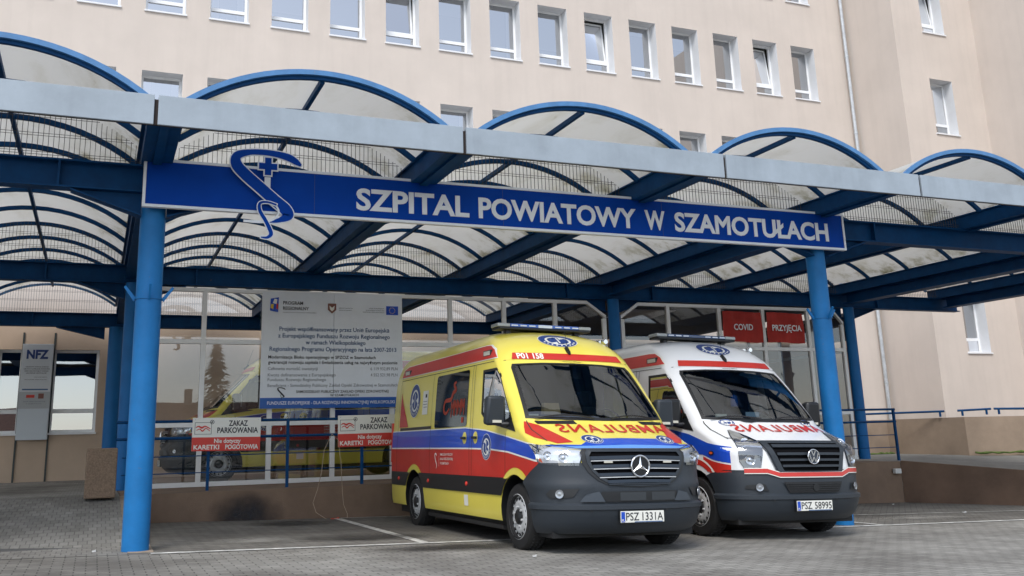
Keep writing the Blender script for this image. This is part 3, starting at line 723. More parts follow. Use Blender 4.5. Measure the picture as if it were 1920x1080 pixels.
for grp in (MX, MX2):
    for k, (a, c) in enumerate(zip(grp, grp[1:])):
        for z0, z1 in ((ZF0+.08, zt2-.04), (zt2+.04, zt1-.04), (zt1+.04, ZF1)):
            if z1 == ZF1 and k == 0: P = [(a+hb, 0, z0), (c-hb, 0, z0), (c-hb, 0, z1), (grp[1]-.75, 0, z1), (a+hb, 0, 2.52)]
            elif z1 == ZF1 and k == len(grp)-2: P = [(a+hb, 0, z0), (c-hb, 0, z0), (c-hb, 0, 2.52), (grp[-2]+.75, 0, z1), (a+hb, 0, z1)]
            else: P = [(a+hb, 0, z0), (c-hb, 0, z0), (c-hb, 0, z1), (a+hb, 0, z1)]
            MB().face(P).build('pane', M_pane, gp)
# right return of the porch and its door
rt = MB()
for y in (.05, 1.3, 2.6, 3.9, 5.2, 6.6): rt.box(16.62, 16.69, y, y+.07, ZF0, ZF1)
for z in (ZF0, zt2-.04, zt1-.04, ZF1-.07): rt.box(16.621, 16.689, .051, 6.6, z, z+.075)
rt.build('side_frame', M_white, gp)
MB().face([(16.655, .1, ZF0), (16.655, 6.6, ZF0), (16.655, 6.6, ZF1), (16.655, .1, ZF1)]).build('pane', M_pane, gp)
MB().box(10.4, 16.6, .3, 7.6, 2.95, 3.1).build('ceiling', mat('ceiling_panel', (.10, .10, .10), .8), gp)
MB().face([(11.4, 1.4, 2.94), (12.7, 1.4, 2.94), (12.9, 2.9, 2.94), (11.6, 2.9, 2.94)]).build('skylight', mat('skylight', (.8, .8, .8), .5), gp)
dr = MB(); dr.box(17.3, 17.4, 7.5, 7.62, -.6, 1.75); dr.box(18.3, 18.4, 7.5, 7.62, -.6, 1.75); dr.box(17.4, 18.3, 7.5, 7.62, 1.65, 1.75); dr.box(17.4, 18.3, 7.5, 7.62, .2, .3)
# inner door of the block behind
dd = thing('side_door', 'white framed glazed door in the cream wall seen through the right end of the glass porch', 'door', (15.9, 25.3, -.6))
f = MB(); f.box(0, .1, 0, .1, 0, 2.6); f.box(1.1, 1.2, 0, .1, 0, 2.6); f.box(.1, 1.1, 0, .1, 2.5, 2.6); f.box(.1, 1.1, 0, .1, 1.1, 1.18); f.box(.1, 1.1, 0, .1, 0, .12); f.build('frame', M_white, dd)
MB().face([(.1, .05, .1), (1.1, .05, .1), (1.1, .05, 2.5), (.1, .05, 2.5)]).build('pane', M_panef, dd)

# ------------------------------------------------------------------ information board
bd = thing('funding_board', 'large grey-white information board with blue print and a blue foot strip on the glass wall', 'board', (2.72, 17.55, .70))
BW, BH = 2.68, 2.13
MB().box(0, BW/2-.004, -.01, .02, 0, BH).build('panel', M_board, bd); MB().box(BW/2+.004, BW, -.012, .02, 0, BH).build('panel', M_board, bd)
MB().box(0, BW-.08, -.016, -.0125, 0, .19).build('foot_strip', mat('strip_blue', (.01, .10, .42), .4), bd)
yb = -.0175
flat_text('foot_text', [('FUNDUSZE EUROPEJSKIE - DLA ROZWOJU INNOWACYJNEJ WIELKOPOLSKI', .13, 2.52, .07, .125)], M_letter, bd, yb)
flat_text('headline', [('Projekt współfinansowany przez Unię Europejską', .32, 2.42, 1.41, 1.485), ('z Europejskiego Funduszu Rozwoju Regionalnego', .30, 2.43, 1.285, 1.36), ('w ramach Wielkopolskiego', .81, 1.95, 1.165, 1.24), ('Regionalnego Programu Operacyjnego na lata 2007-2013', .15, 2.56, 1.04, 1.115)], M_inkb, bd, yb)
flat_text('body_text', [('Modernizacja Bloku operacyjnego w SPZOZ w Szamotułach', .13, 2.15, .90, .955), ('gwarancją rozwoju szpitala i świadczenia usług na najwyższym poziomie', .13, 2.58, .805, .86)], M_ink, bd, yb)
flat_text('small_text', [('Całkowita wartość inwestycji', .13, 1.04, .69, .745), ('6 119 932,89 PLN', 2.05, 2.58, .69, .745), ('Kwota dofinansowania z Europejskiego', .13, 1.38, .575, .63), ('4 552 521,98 PLN', 2.05, 2.58, .575, .63), ('Funduszu Rozwoju Regionalnego', .13, 1.2, .49, .545), ('Beneficjent - Samodzielny Publiczny Zakład Opieki Zdrowotnej w Szamotułach', .13, 2.58, .385, .44)], M_inkg, bd, yb, bold=.0)
flat_text('owner_text', [('SAMODZIELNY PUBLICZNY ZAKŁAD OPIEKI ZDROWOTNEJ', .65, 2.4, .275, .32), ('W SZAMOTUŁACH', 1.28, 1.82, .21, .25)], M_ink, bd, yb)
flat_text('programme_text', [('PROGRAM', .38, .75, 1.90, 1.96), ('REGIONALNY', .38, .86, 1.80, 1.86)], M_ink, bd, yb)
flat_text('programme_small', [('NARODOWA STRATEGIA SPÓJNOŚCI', .38, 1.0, 1.745, 1.76), ('SAMORZĄD WOJEWÓDZTWA', 1.43, 1.70, 1.85, 1.865), ('WIELKOPOLSKIEGO', 1.43, 1.68, 1.81, 1.825), ('UNIA EUROPEJSKA', 2.02, 2.32, 1.86, 1.878), ('EUROPEJSKI FUNDUSZ', 1.96, 2.32, 1.82, 1.836), ('ROZWOJU REGIONALNEGO', 1.90, 2.32, 1.785, 1.80)], M_inkg, bd, yb)
put_ = lambda a, c: (a, yb, c)
wrap_obj('programme_logo', put(poly_bm([(.14, 1.78), (.29, 1.75), (.30, 2.03), (.15, 2.00)]), put_), M_bluef, bd)
wrap_obj('logo_mark', put(poly_bm([(.15, 1.83), (.20, 1.80), (.21, 1.90), (.16, 1.90)]), lambda a, c: (a, yb-.002, c)), mat('logo_yellow', (.7, .5, .05), .5), bd)
wrap_obj('logo_mark', put(poly_bm([(.25, 1.82), (.29, 1.80), (.29, 1.90), (.26, 1.92)]), lambda a, c: (a, yb-.002, c)), M_sred, bd)
wrap_obj('logo_mark', put(poly_bm([(.19, 1.92), (.26, 1.90), (.27, 1.99), (.22, 2.0)]), lambda a, c: (a, yb-.002, c)), M_film, bd)
wrap_obj('shield', put(poly_bm([(1.22, 1.94), (1.38, 1.94), (1.38, 1.82), (1.30, 1.75), (1.22, 1.82)]), put_), mat('shield_brown', (.22, .09, .07), .6), bd)
wrap_obj('shield_mark', put(poly_bm([(1.25, 1.90), (1.30, 1.86), (1.35, 1.90), (1.34, 1.83), (1.30, 1.79), (1.26, 1.83)]), lambda a, c: (a, yb-.002, c)), M_film, bd)
wrap_obj('flag', put(poly_bm([(2.36, 1.75), (2.60, 1.75), (2.60, 1.92), (2.36, 1.92)]), put_), M_bluef, bd)
B = bmesh.new()
for k in range(12): merge(B, poly_bm(circ(2.48+.055*math.cos(k*math.pi/6), 1.835+.055*math.sin(k*math.pi/6), .009, 5)))
wrap_obj('flag_stars', put(B, lambda a, c: (a, yb-.002, c)), mat('logo_yellow', (.7, .5, .05)), bd)
wrap_obj('small_emblem', put(ribbon([(.30+(u-130)*.00023, .37-(v-128)*.00026) for u, v in sn], [q*.2 for q in sw]), put_), M_ink, bd); wrap_obj('small_emblem', put(ribbon([(.30+(u-130)*.00023, .37-(v-128)*.00026) for u, v in sn2], [q*.2 for q in sw2]), put_), M_ink, bd)

# red banners
for k, (x0, x1, s_, a, c) in enumerate(((12.91, 13.98, 'COVID', .26, .78), (14.12, 15.16, 'PRZYJĘCIA', .11, .94))):
    bn = thing('banner', ['red paper banner reading COVID taped inside the upper porch glass', 'red paper banner reading PRZYJĘCIA taped inside the upper porch glass'][k], 'banner', (x0, 17.57, 2.04), group=None)
    b = bmesh.new(); n = 24; V = []
    for i in range(n+1):
        u = i/n; V.append([b.verts.new((u*(x1-x0), .02*math.sin(u*9+j*1.3)*(.4+.2*j)+.012*math.sin(u*23), (0 if j == 0 else (.69*j/4))+(.012*math.sin(u*6) if j in (0, 4) else 0))) for j in range(5)])
    for i in range(n):
        for j in range(4): b.faces.new([V[i][j], V[i+1][j], V[i+1][j+1], V[i][j+1]])
    wrap_obj('cloth', b, M_banner, bn)
    flat_text('text', [(s_, a, c, .27, .40)], M_letter, bn, -.05, bold=.02)
MB().box(13.88, 14.1, 17.8-17.65+.02, 17.8-17.65+.03, 2.30, 2.42).build('tape_note', M_letter, gp)

# ------------------------------------------------------------------ railing along the platform
rg = thing('platform_railing', 'blue tubular steel railing along the front edge of the platform', 'railing', (0, 15.46, -.6))
posts = [.66, 1.64, 2.85, 4.06, 5.27, 6.48, 7.69, 8.9, 10.1, 11.3, 12.5, 13.9, 15.46]
for x in posts: MB().box(x-.022, x+.022, -.022, .022, 0, 1.06).build('post', M_blue, rg)
for z in (1.04, .79): MB().tube([(.3, -.0, z), (15.5, -.0, z)], .022, 8).build('rail', M_blue, rg, 30)
for z in (.52, .27): MB().tube([(.4, .0, z), (15.48, .0, z)], .009, 6).build('rail', M_blue, rg, 30)
tag(MB().box(15.28, 15.44, 15.40, 15.49, -.86, -.76).build('floodlight', mat('lamp_grey', (.6, .6, .58), .4), None, bevel=.012), 'small white lamp box fixed to the platform face near its right corner', 'lamp')

# NO PARKING signs
for k, x0 in enumerate((1.38, 3.65)):
    s_ = thing('parking_sign', ['white and red no parking sign on the railing near the left column', 'white and red no parking sign on the railing beside the rear of the yellow ambulance'][k], 'sign', (x0, 15.40, -.01), rot=(0, R(.6 if k == 0 else -.4), 0), group='no parking signs on the railing')
    w_, h_ = 1.03, .50
    MB().box(0, w_, 0, .008, 0, h_).build('panel', M_film, s_)
    MB().box(0, w_, -.003, -.0005, 0, .205).build('red_strip', M_sred, s_)
    flat_text('heading', [('ZAKAZ', .54, .83, .375, .455), ('PARKOWANIA', .37, .99, .27, .35)], M_ink, s_, -.002, bold=.025)
    flat_text('exception', [('Nie dotyczy', .33, .73, .12, .18), ('KARETKI', .03, .41, .025, .09), ('POGOTOWIA', .50, 1.0, .025, .09)], M_film, s_, -.005, bold=.025)
    B = bmesh.new()
    for r_ in ((.035, .285, .25, .256), (.035, .285, .424, .43), (.035, .041, .256, .424), (.279, .285, .256, .424)): merge(B, poly_bm([(r_[0], r_[2]), (r_[1], r_[2]), (r_[1], r_[3]), (r_[0], r_[3])]))
    wrap_obj('symbol_border', put(B, lambda a, c: (a, -.002, c)), M_ink, s_)
    B = merge(ribbon([(.05, .35), (.09, .37), (.14, .35), (.19, .37), (.27, .33)], [.012, .02, .03, .02, .012]), ribbon([(.06, .31), (.11, .33), (.15, .30), (.20, .34), (.26, .30)], [.010, .014, .02, .014, .010]))
    wrap_obj('tow_symbol', put(B, lambda a, c: (a, -.002, c)), M_sred, s_)
    wrap_obj('registered_mark', put(merge(ring_bm(.29, .435, .032, .024), poly_bm(circ(.29, .435, .012))), lambda a, c: (a, -.004, c)), M_ink, s_)
    for px, pz in ((.04, .47), (.99, .47), (.04, .03), (.99, .03)): MB().tube([(px, -.006, pz), (px, .002, pz)], .007, 6).build('screw', M_zinc, s_)

# cable with red plug
cd = thing('extension_cord', 'thin beige extension cord hanging from the railing down to the ground with a red plug', 'cord', (3.5, 15.4, -.6))
MB().tube([(.05, 0, .80), (-.08, -.02, .55), (-.12, -.03, .2), (-.18, -.03, -.05), (-.25, -.03, -.25), (-.2, -.04, -.4), (-.05, -.06, -.5), (.02, -.08, -.535)], .0045, 6).build('cable', M_cord, cd, 40)
MB().tube([(.05, 0, .80), (.15, -.02, .7), (.2, -.02, .3), (.22, -.03, -.1), (.24, -.03, -.3), (.30, -.05, -.45), (.29, -.06, -.54)], .0045, 6).build('cable', M_cord, cd, 40)
mb = MB(); mb.tube([(.02, -.10, -.525), (.12, -.10, -.53)], [.03, .036], 10); mb.tube([(.12, -.10, -.53), (.15, -.10, -.53)], .045, 10); mb.build('plug', mat('plug_red', (.6, .05, .02), .4), cd, 40)

# planter
pt = MB(); pt.prism([(-.09, 15.1, -.63), (.33, 15.1, -.63), (.33, 15.5, -.63), (-.09, 15.5, -.63)], (0, 0, .70))
pt = pt.build('stone_block', M_agg, None, bevel=.02); tag(pt, 'square brown exposed-aggregate concrete block standing at the platform corner', 'bollard')
# insurance notice panel on the left wall
ns = thing('notice_panel', 'tall grey-white notice panel reading NFZ on the brown wall between two windows', 'sign', (-1.72, 25.22, .35))
MB().box(0, .68, 0, .12, 0, 2.26).build('panel', mat('notice_white', (.60, .63, .66), .4), ns, bevel=.01)
MB().box(0, .66, -.006, -.001, 0, .72).build('lower_plate', mat('notice_grey', (.52, .57, .62), .35), ns)
MB().box(0, .68, -.004, -.001, .725, 1.12).build('middle_plate', mat('notice_mid', (.40, .42, .44), .4), ns)
text3d('title', 'NFZ', .10, .58, 1.90, 2.12, -.001, mat('nfz_blue', (.01, .04, .18), .4), ns, .045, .004)
flat_text('small_print', [('NARODOWY FUNDUSZ ZDROWIA', .10, .60, 1.70, 1.725), ('UMOWA O UDZIELANIE ŚWIADCZEŃ', .06, .62, 1.65, 1.675), ('OPIEKI ZDROWOTNEJ W RODZAJU', .08, .60, 1.60, 1.625), ('LECZENIE SZPITALNE', .12, .56, 1.55, 1.575), ('PROGRAM REGIONALNY', .10, .58, 1.40, 1.415), ('UNIA EUROPEJSKA', .30, .58, 1.46, 1.475)], M_ink, ns, -.004)
MB().box(.06, .62, -.006, -.002, 1.16, 1.19).build('rule', M_inkb, ns); MB().box(.16, .34, -.008, -.005, .98, 1.05).build('red_tag', M_sred, ns); MB().box(.42, .54, -.008, -.005, .96, 1.08).build('emblem_tag', mat('shield_brown', (.22, .09, .07)), ns)
flat_text('small_print', [('ZESPÓŁ OPIEKI ZDROWOTNEJ', .10, .58, .88, .90), ('W SZAMOTUŁACH', .16, .50, .83, .85)], M_inkg, ns, -.006)

# ------------------------------------------------------------------ across the street (seen only in reflections)
def house(x, y, w_, d_, h_, label):
    t = thing('house', label, 'house', (x, y, -1.2), group=None)
    MB().box(0, w_, -d_, 0, 0, h_).build('wall', mat('house_wall', (.5, .45, .38), .9, var=.1), t)
    r_ = MB(); r_.prism([(-.4, .4, h_), (w_+.4, .4, h_), (w_+.4, -d_/2, h_+d_*.35), (-.4, -d_/2, h_+d_*.35)], (0, 0, .15)); r_.prism([(-.4, -d_-.4, h_), (w_+.4, -d_-.4, h_), (w_+.4, -d_/2-.02, h_+d_*.35), (-.4, -d_/2-.02, h_+d_*.35)], (0, 0, .15))
    rf = r_.build('roof', M_roof, t); MB().box(w_*.3, w_*.3+.6, -d_/2-.3, -d_/2+.3, h_+d_*.3, h_+d_*.35+1.2).build('chimney', M_wall_shade, rf)
    for k in range(int(w_/3)): MB().box(1+k*3, 2.1+k*3, .0, .03, 1.1, 2.4).build('window', M_panef, t)
house(-18, -38, 13, 7, 2.6, 'low cream house with tiled roof across the street'); house(2, -42, 15, 7, 2.4, 'long cream house with tiled roof across the street'); house(24, -40, 12, 8, 3.6, 'taller cream house with tiled roof across the street')
def spruce(x, y, h_, label):
    t = thing('spruce_tree', label, 'tree', (x, y, -1.2))
    MB().tube([(0, 0, 0), (0, 0, h_)], [.2, .03], 8).build('trunk', M_bark, t)
    b = bmesh.new(); rn = random.Random(int(x*10))
    for _ in range(1500):
        z = .8+(h_-.9)*rn.random()**.9; rad = (h_-z)*.30*math.sqrt(rn.random()); a = rn.random()*6.283; c_ = Vector((rad*math.cos(a), rad*math.sin(a), z-rad*.3)); s_ = .22+.15*rn.random()
        d = Vector((math.cos(a), math.sin(a), -.4)).normalized()*s_; n = Vector((-math.sin(a), math.cos(a), .3*rn.random()))*s_*.35
        b.faces.new([b.verts.new(c_-n), b.verts.new(c_+d), b.verts.new(c_+n)])
    wrap_obj('crown', b, M_leaf, t)
spruce(5.5, -14.5, 6.6, 'dark spruce tree across the street, nearer of two'); spruce(14, -30, 8, 'dark spruce tree across the street, farther of two')

# ------------------------------------------------------------------ vans: one lofted body surface, everything else conforms to it
ZK = [.22,.30,.45,.60,.80,.93,1.00,1.05,1.10,1.16,1.23,1.30,1.37,1.42,1.72,2.00,2.08,2.14,2.22,2.30,2.38,2.44,2.50,2.56,2.60,2.62]
YA = [.16,.06,.00,.00,.02,.04,.05,.08,.15,.28,.44,.60,.74,.78,1.08,1.38,1.47,1.52,1.57,1.64,1.74,1.84,1.98,2.20,2.50,3.00]
WA = [.92,.965,.985,.99,.995,.995,.995,.995,.995,.99,.99,.985,.98,.978,.96,.94,.93,.92,.90,.87,.835,.80,.74,.62,.45,.30]
CA = [.50,.54,.56,.56,.54,.50,.47,.45,.44,.43,.42,.40,.36,.35,.30,.25,.24,.25,.30,.34,.38,.40,.45,.5,.5,.5]
NN = 2.3; LEN = 5.92
def pchip(X, Y):
    n = len(X); h = [X[i+1]-X[i] for i in range(n-1)]; d = [(Y[i+1]-Y[i])/h[i] for i in range(n-1)]
    m = [d[0]]+[0 if d[i-1]*d[i] <= 0 else 2*d[i-1]*d[i]/(d[i-1]+d[i]) for i in range(1, n-1)]+[d[-1]]
    def f(x):
        x = max(X[0], min(X[-1], x)); i = 0
        while i < n-2 and x > X[i+1]: i += 1
        t = (x-X[i])/h[i]; t2 = t*t; t3 = t2*t
        return (2*t3-3*t2+1)*Y[i]+(t3-2*t2+t)*h[i]*m[i]+(-2*t3+3*t2)*Y[i+1]+(t3-t2)*h[i]*m[i+1]
    return f
yfz, wz, cz = pchip(ZK, YA), pchip(ZK, WA), pchip(ZK, CA)
def yfront(x, z):
    t = min(abs(x)/wz(z), 1.); return yfz(z)+cz(z)*(1-(1-t**NN)**(1/NN))
def xside(y, z):
    t = max(0, min((y-yfz(z))/cz(z), 1)); return wz(z)*(1-(1-t)**NN)**(1/NN)
def offs(f, a, b, off):
    e = .004; p = Vector(f(a, b)); du = Vector(f(a+e, b))-Vector(f(a-e, b)); dv = Vector(f(a, b+e))-Vector(f(a, b-e))
    n = du.cross(dv)
    if n.length < 1e-9: return p
    n.normalize()
    c = Vector((0, 3., 1.2))
    if n.dot(p-c) < 0: n = -n
    return p+n*off
def Fm(off): return lambda x, z: offs(lambda a, c: (a, yfront(a, c), c), x, z, off)
def Sm(sg_, off): return lambda y, z: offs(lambda a, c: (sg_*xside(a, c), a, c), y, z, off)
def corner(s, z):
    sg_ = -1 if s < 0 else 1; s = abs(s)
    if s <= 1:
        th = s*math.pi/2; return (sg_*wz(z)*max(0, math.sin(th))**(2/NN), yfz(z)+cz(z)*(1-max(0, math.cos(th))**(2/NN)), z)
    return (sg_*wz(z), yfz(z)+cz(z)+(s-1), z)
def Cm(off): return lambda s, z: offs(corner, s, z, off)
def s_of_x(x, z): return math.asin(min(1, (abs(x)/wz(z))**(NN/2)))*2/math.pi*(1 if x >= 0 else -1)
def s_of_y(y, z):
    e = yfz(z)+cz(z)
    if y >= e: return 1+y-e
    t = max(0, (y-yfz(z))/cz(z)); return math.acos(max(0, 1-t)**(NN/2))*2/math.pi

def body_bm():
    lv = [.285, .30, .33, .36, .45, .55, .7, .8, .88, .95, 1.0, 1.03, 1.06, 1.09, 1.12, 1.16, 1.2, 1.24, 1.28, 1.32, 1.36, 1.39, 1.42, 1.5, 1.6, 1.7, 1.8, 1.9, 2.0, 2.05, 2.1, 2.14, 2.18, 2.22, 2.27, 2.32, 2.37, 2.42, 2.46, 2.50, 2.54, 2.57, 2.595, 2.61, 2.618]
    b = bmesh.new(); rings = []
    NT = 30
    for z in lv:
        half = [corner(s/NT, z) for s in range(NT+1)]
        ys0 = half[-1][1]; rc = .10; w_ = wz(z)
        half += [(w_, ys0+(LEN-rc-ys0)*k/8, z) for k in range(1, 9)]
        half += [(w_-rc*(1-math.cos(a)), LEN-rc+rc*math.sin(a), z) for a in (R(30), R(60), R(90))]
        half += [(w_*.5, LEN, z)]
        if z > 2.3:
            k = (z-2.3)/.32; half = [(p[0], p[1] if p[1] < LEN*.5 else p[1]-.30*k*k*(p[1]/LEN), p[2]) for p in half]
        ring = half+[(0, half[-1][1], z)]+[(-p[0], p[1], p[2]) for p in half[:0:-1]]
        rings.append([b.verts.new(p) for p in ring])
    n = len(rings[0])
    for i in range(len(rings)-1):
        for k in range(n): b.faces.new([rings[i][k], rings[i][(k+1) % n], rings[i+1][(k+1) % n], rings[i+1][k]])
    b.faces.new(rings[0][::-1]); b.faces.new(rings[-1]); bmesh.ops.recalc_face_normals(b, faces=b.faces); return b
WY = (1.0, 4.68); WZ = .355; AR = .44
def tmp_obj(b):
    me = bpy.data.meshes.new('tmp'); b.to_mesh(me); b.free(); o = bpy.data.objects.new('tmp', me); COL.objects.link(o); return o
def pbm(poly, axis, lo, hi):
    b = bmesh.new()
    f = (lambda p, t: (p[0], t, p[1])) if axis == 'y' else (lambda p, t: (t, p[0], p[1]))
    a = [b.verts.new(f(p, lo)) for p in poly]; c = [b.verts.new(f(p, hi)) for p in poly]; n = len(poly)
    b.faces.new(a); b.faces.new(c[::-1])
    for i in range(n): b.faces.new([a[i], c[i], c[(i+1) % n], a[(i+1) % n]])
    bmesh.ops.recalc_face_normals(b, faces=b.faces); return b
WS = [(-.875, 1.425), (-.45, 1.405), (0, 1.40), (.45, 1.405), (.875, 1.425), (.865, 1.50), (.80, 2.03), (.77, 2.08), (.4, 2.10), (0, 2.105), (-.4, 2.10), (-.77, 2.08), (-.80, 2.03), (-.865, 1.50)]
DW = [(2.08, 2.03), (1.66, 2.03), (1.54, 1.95), (1.13, 1.42), (1.30, 1.38), (1.90, 1.42), (2.06, 1.52)]
def make_body(m, parent):
    o = tmp_obj(body_bm()); tools = []
    cuts = [pbm([(1.02, .8), (1.02, 1.33), (1.78, 2.06), (2.3, 2.10), (2.3, .8)], 'x', -.885, .885), pbm(WS, 'y', -.5, 1.75),
            pbm(DW, 'x', -1.2, -.86), pbm(DW, 'x', .86, 1.2)]
    for wy in WY:
        for sg_ in (-1, 1):
            P = [(wy+AR*math.cos(R(a)), WZ+.01+AR*math.sin(R(a))) for a in range(0, 181, 12)]; P += [(wy-AR, .1), (wy+AR, .1)]
            cuts.append(pbm(P, 'x', min(sg_*.62, sg_*1.2), max(sg_*.62, sg_*1.2)))
    for k, c in enumerate(cuts):
        t = tmp_obj(c); tools.append(t); md = o.modifiers.new('b', 'BOOLEAN'); md.operation = 'DIFFERENCE'; md.object = t; md.solver = 'EXACT'
    dg = bpy.context.evaluated_depsgraph_get(); dg.update(); me = bpy.data.meshes.new_from_object(o.evaluated_get(dg)); me.name = 'body'
    for t in tools+[o]:
        mm = t.data; bpy.data.objects.remove(t); bpy.data.meshes.remove(mm)
    me.materials.clear(); me.materials.append(m); me.materials.append(M_bplast)
    for p in me.polygons:
        c = p.center; inside = abs(c.x) < .884 and c.y > .98 and c.y < 2.31 and .79 < c.z < 2.11 and (c.y > yfront(c.x, c.z)+.05)
        inside = inside or (abs(c.x) < .93 and c.z < .82 and min(abs(c.y-q) for q in WY) < .46 and abs(c.x) > .6)
        p.material_index = 1 if inside else 0; p.use_smooth = True
    me.set_sharp_from_angle(angle=R(32))
    b = bpy.data.objects.new('body', me); COL.objects.link(b); b.parent = parent; return b

def decal(name, b, m, parent, fn, step=.06):
    xs_ = [v.co.x for v in b.verts]; ys_ = [v.co.y for v in b.verts]
    bmesh.ops.triangulate(b, faces=b.faces[:])
    if step: cut_grid(b, step, (min(xs_), min(ys_)), (max(xs_), max(ys_)))
    put(b, fn); o = wrap_obj(name, b, m, parent); o.data.polygons.foreach_set('use_smooth', [True]*len(o.data.polygons)); return o
def arch_z(y, r):
    z = -9
    for wy in WY:
        if abs(y-wy) < r: z = max(z, WZ+.01+math.sqrt(r*r-(y-wy)**2))
    return z
def band(name, y0, y1, top, bot, m, parent, sg_, off, r=AR+.0, rows=3, step=.04):
    b = bmesh.new(); n = max(2, int((y1-y0)/step)); prev = None; f = Sm(sg_, off)
    for i in range(n+1):
        y = y0+(y1-y0)*i/n; zt = top(y); zb = max(bot(y), arch_z(y, r))
        col = None
        if zt > zb+.004: col = [b.verts.new(f(y, zb+(zt-zb)*k/rows)) for k in range(rows+1)]
        if col and prev:
            for k in range(rows): b.faces.new([prev[k], col[k], col[k+1], prev[k+1]])
        prev = col
    return wrap_obj(name, b, m, parent)
def lerp_fn(pts):
    def f(y):
        if y <= pts[0][0]: return pts[0][1]
        for a, c in zip(pts, pts[1:]):
            if y <= c[0]: return a[1]+(c[1]-a[1])*(y-a[0])/(c[0]-a[0])
        return pts[-1][1]
    return f
def shell(name, zs, ns, s0, s1, off, m, parent, smooth=40):
    """patch in (s,z): s from s0(z) to s1(z)"""
    b = bmesh.new(); G = []
    for z in zs: G.append([b.verts.new(offs(corner, s0(z)+(s1(z)-s0(z))*k/ns, z, off(s0(z)+(s1(z)-s0(z))*k/ns, z))) for k in range(ns+1)])
    for i in range(len(zs)-1):
        for k in range(ns): b.faces.new([G[i][k], G[i][k+1], G[i+1][k+1], G[i+1][k]])
    o = wrap_obj(name, b, m, parent); o.data.polygons.foreach_set('use_smooth', [True]*len(o.data.polygons)); o.data.set_sharp_from_angle(angle=R(smooth)); return o
def wheel(parent, sgn, wy, cap=M_bplast):
    x = sgn*.855
    t = MB().lathe([(.22, -.11), (.305, -.118), (.335, -.108), (.352, -.085), (.356, 0), (.352, .085), (.335, .108), (.305, .118), (.22, .11)], 'x', 40, (x, wy, WZ), True).build('wheel', M_black, parent, 35)
    X = lambda v: x+sgn*v
    gr = MB()
    for k in range(48):
        a = 2*math.pi*k/48; c_, s_ = math.cos(a), math.sin(a)
        for v in (-.05, 0, .05): gr.box(X(v)-.012, X(v)+.012, wy+.3555*c_-.006, wy+.3555*c_+.006, WZ+.3555*s_-.006, WZ+.3555*s_+.006)
    gr.build('tread', M_black, t)
    mb = MB(); n = 36
    prof = [(.236, .118), (.243, .112), (.232, .085), (.205, .072), (.165, .096), (.130, .106), (.085, .090), (.0, .090)]
    rings = [[mb.b.verts.new((X(h), wy+r_*math.cos(2*math.pi*k/n), WZ+r_*math.sin(2*math.pi*k/n))) for k in range(n)] for r_, h in prof[:-1]]
    for i in range(len(rings)-1):
        for k in range(n): mb.b.faces.new([rings[i][k], rings[i][(k+1) % n], rings[i+1][(k+1) % n], rings[i+1][k]])
    mb.b.faces.new(rings[-1])
    mb.build('rim', M_silver, t, 40)
    sl = MB()
    for k in range(16):
        a = 2*math.pi*k/16; d = Vector((0, math.cos(a), math.sin(a))); tt = Vector((0, -math.sin(a), math.cos(a))); c_ = Vector((X(.0870), wy, WZ))+d*.188
        sl.hexa([c_+Vector((sgn*dx, 0, 0))+d*dr+tt*dt for dx in (-.012, .008) for dr, dt in ((-.016, -.010), (-.016, .010), (.016, .013), (.016, -.013))])
    sl.build('vent_slots', M_black, t)
    hc = MB()
    hc.lathe([(.082, .085*sgn), (.080, .112*sgn), (.055, .128*sgn), (.02, .130*sgn)], 'x', 24, (x, wy, WZ))
    hc.build('hub_cap', cap, t, 35)
    bl = MB()
    for k in range(6):
        a = 2*math.pi*k/6+.3; bl.lathe([(.014, .095*sgn), (.014, .118*sgn), (.006, .122*sgn)], 'x', 8, (x, wy+.102*math.cos(a), WZ+.102*math.sin(a)))
    bl.build('wheel_bolts', M_silver, t, 40)
    return t
def star_badge(name, a, c, r, rz, fn, parent, step=.05, ring=M_navy):
    o = decal(name, poly_bm(circ(a, c, r, 32, r*rz)), M_film, parent, fn(.0045), step)
    decal('badge_ring', ring_bm(a, c, r*.96, r*.66, 32, rz), ring, o, fn(.006), step)
    decal('badge_star', star_bm(a, c, r*.54, rz), M_navy, o, fn(.006), step)
    decal('badge_staff', poly_bm([(a-r*.04, c-r*.42*rz), (a+r*.04, c-r*.42*rz), (a+r*.04, c+r*.42*rz), (a-r*.04, c+r*.42*rz)]), M_film, o, fn(.0075), step)
    b = bmesh.new()
    for k in range(9):
        th = math.pi*(1.12+.76*k/8); q = (a+r*.81*math.cos(th), c+rz*r*.81*math.sin(th)); hw = r*.055
        merge(b, poly_bm([(q[0]-hw, q[1]-hw*rz*1.3), (q[0]+hw*.6, q[1]-hw*rz*1.3), (q[0]+hw, q[1]+hw*rz*1.5), (q[0]-hw*.4, q[1]+hw*rz*1.5)]))
    decal('badge_letters', b, M_film, o, fn(.0078), step)
    return o

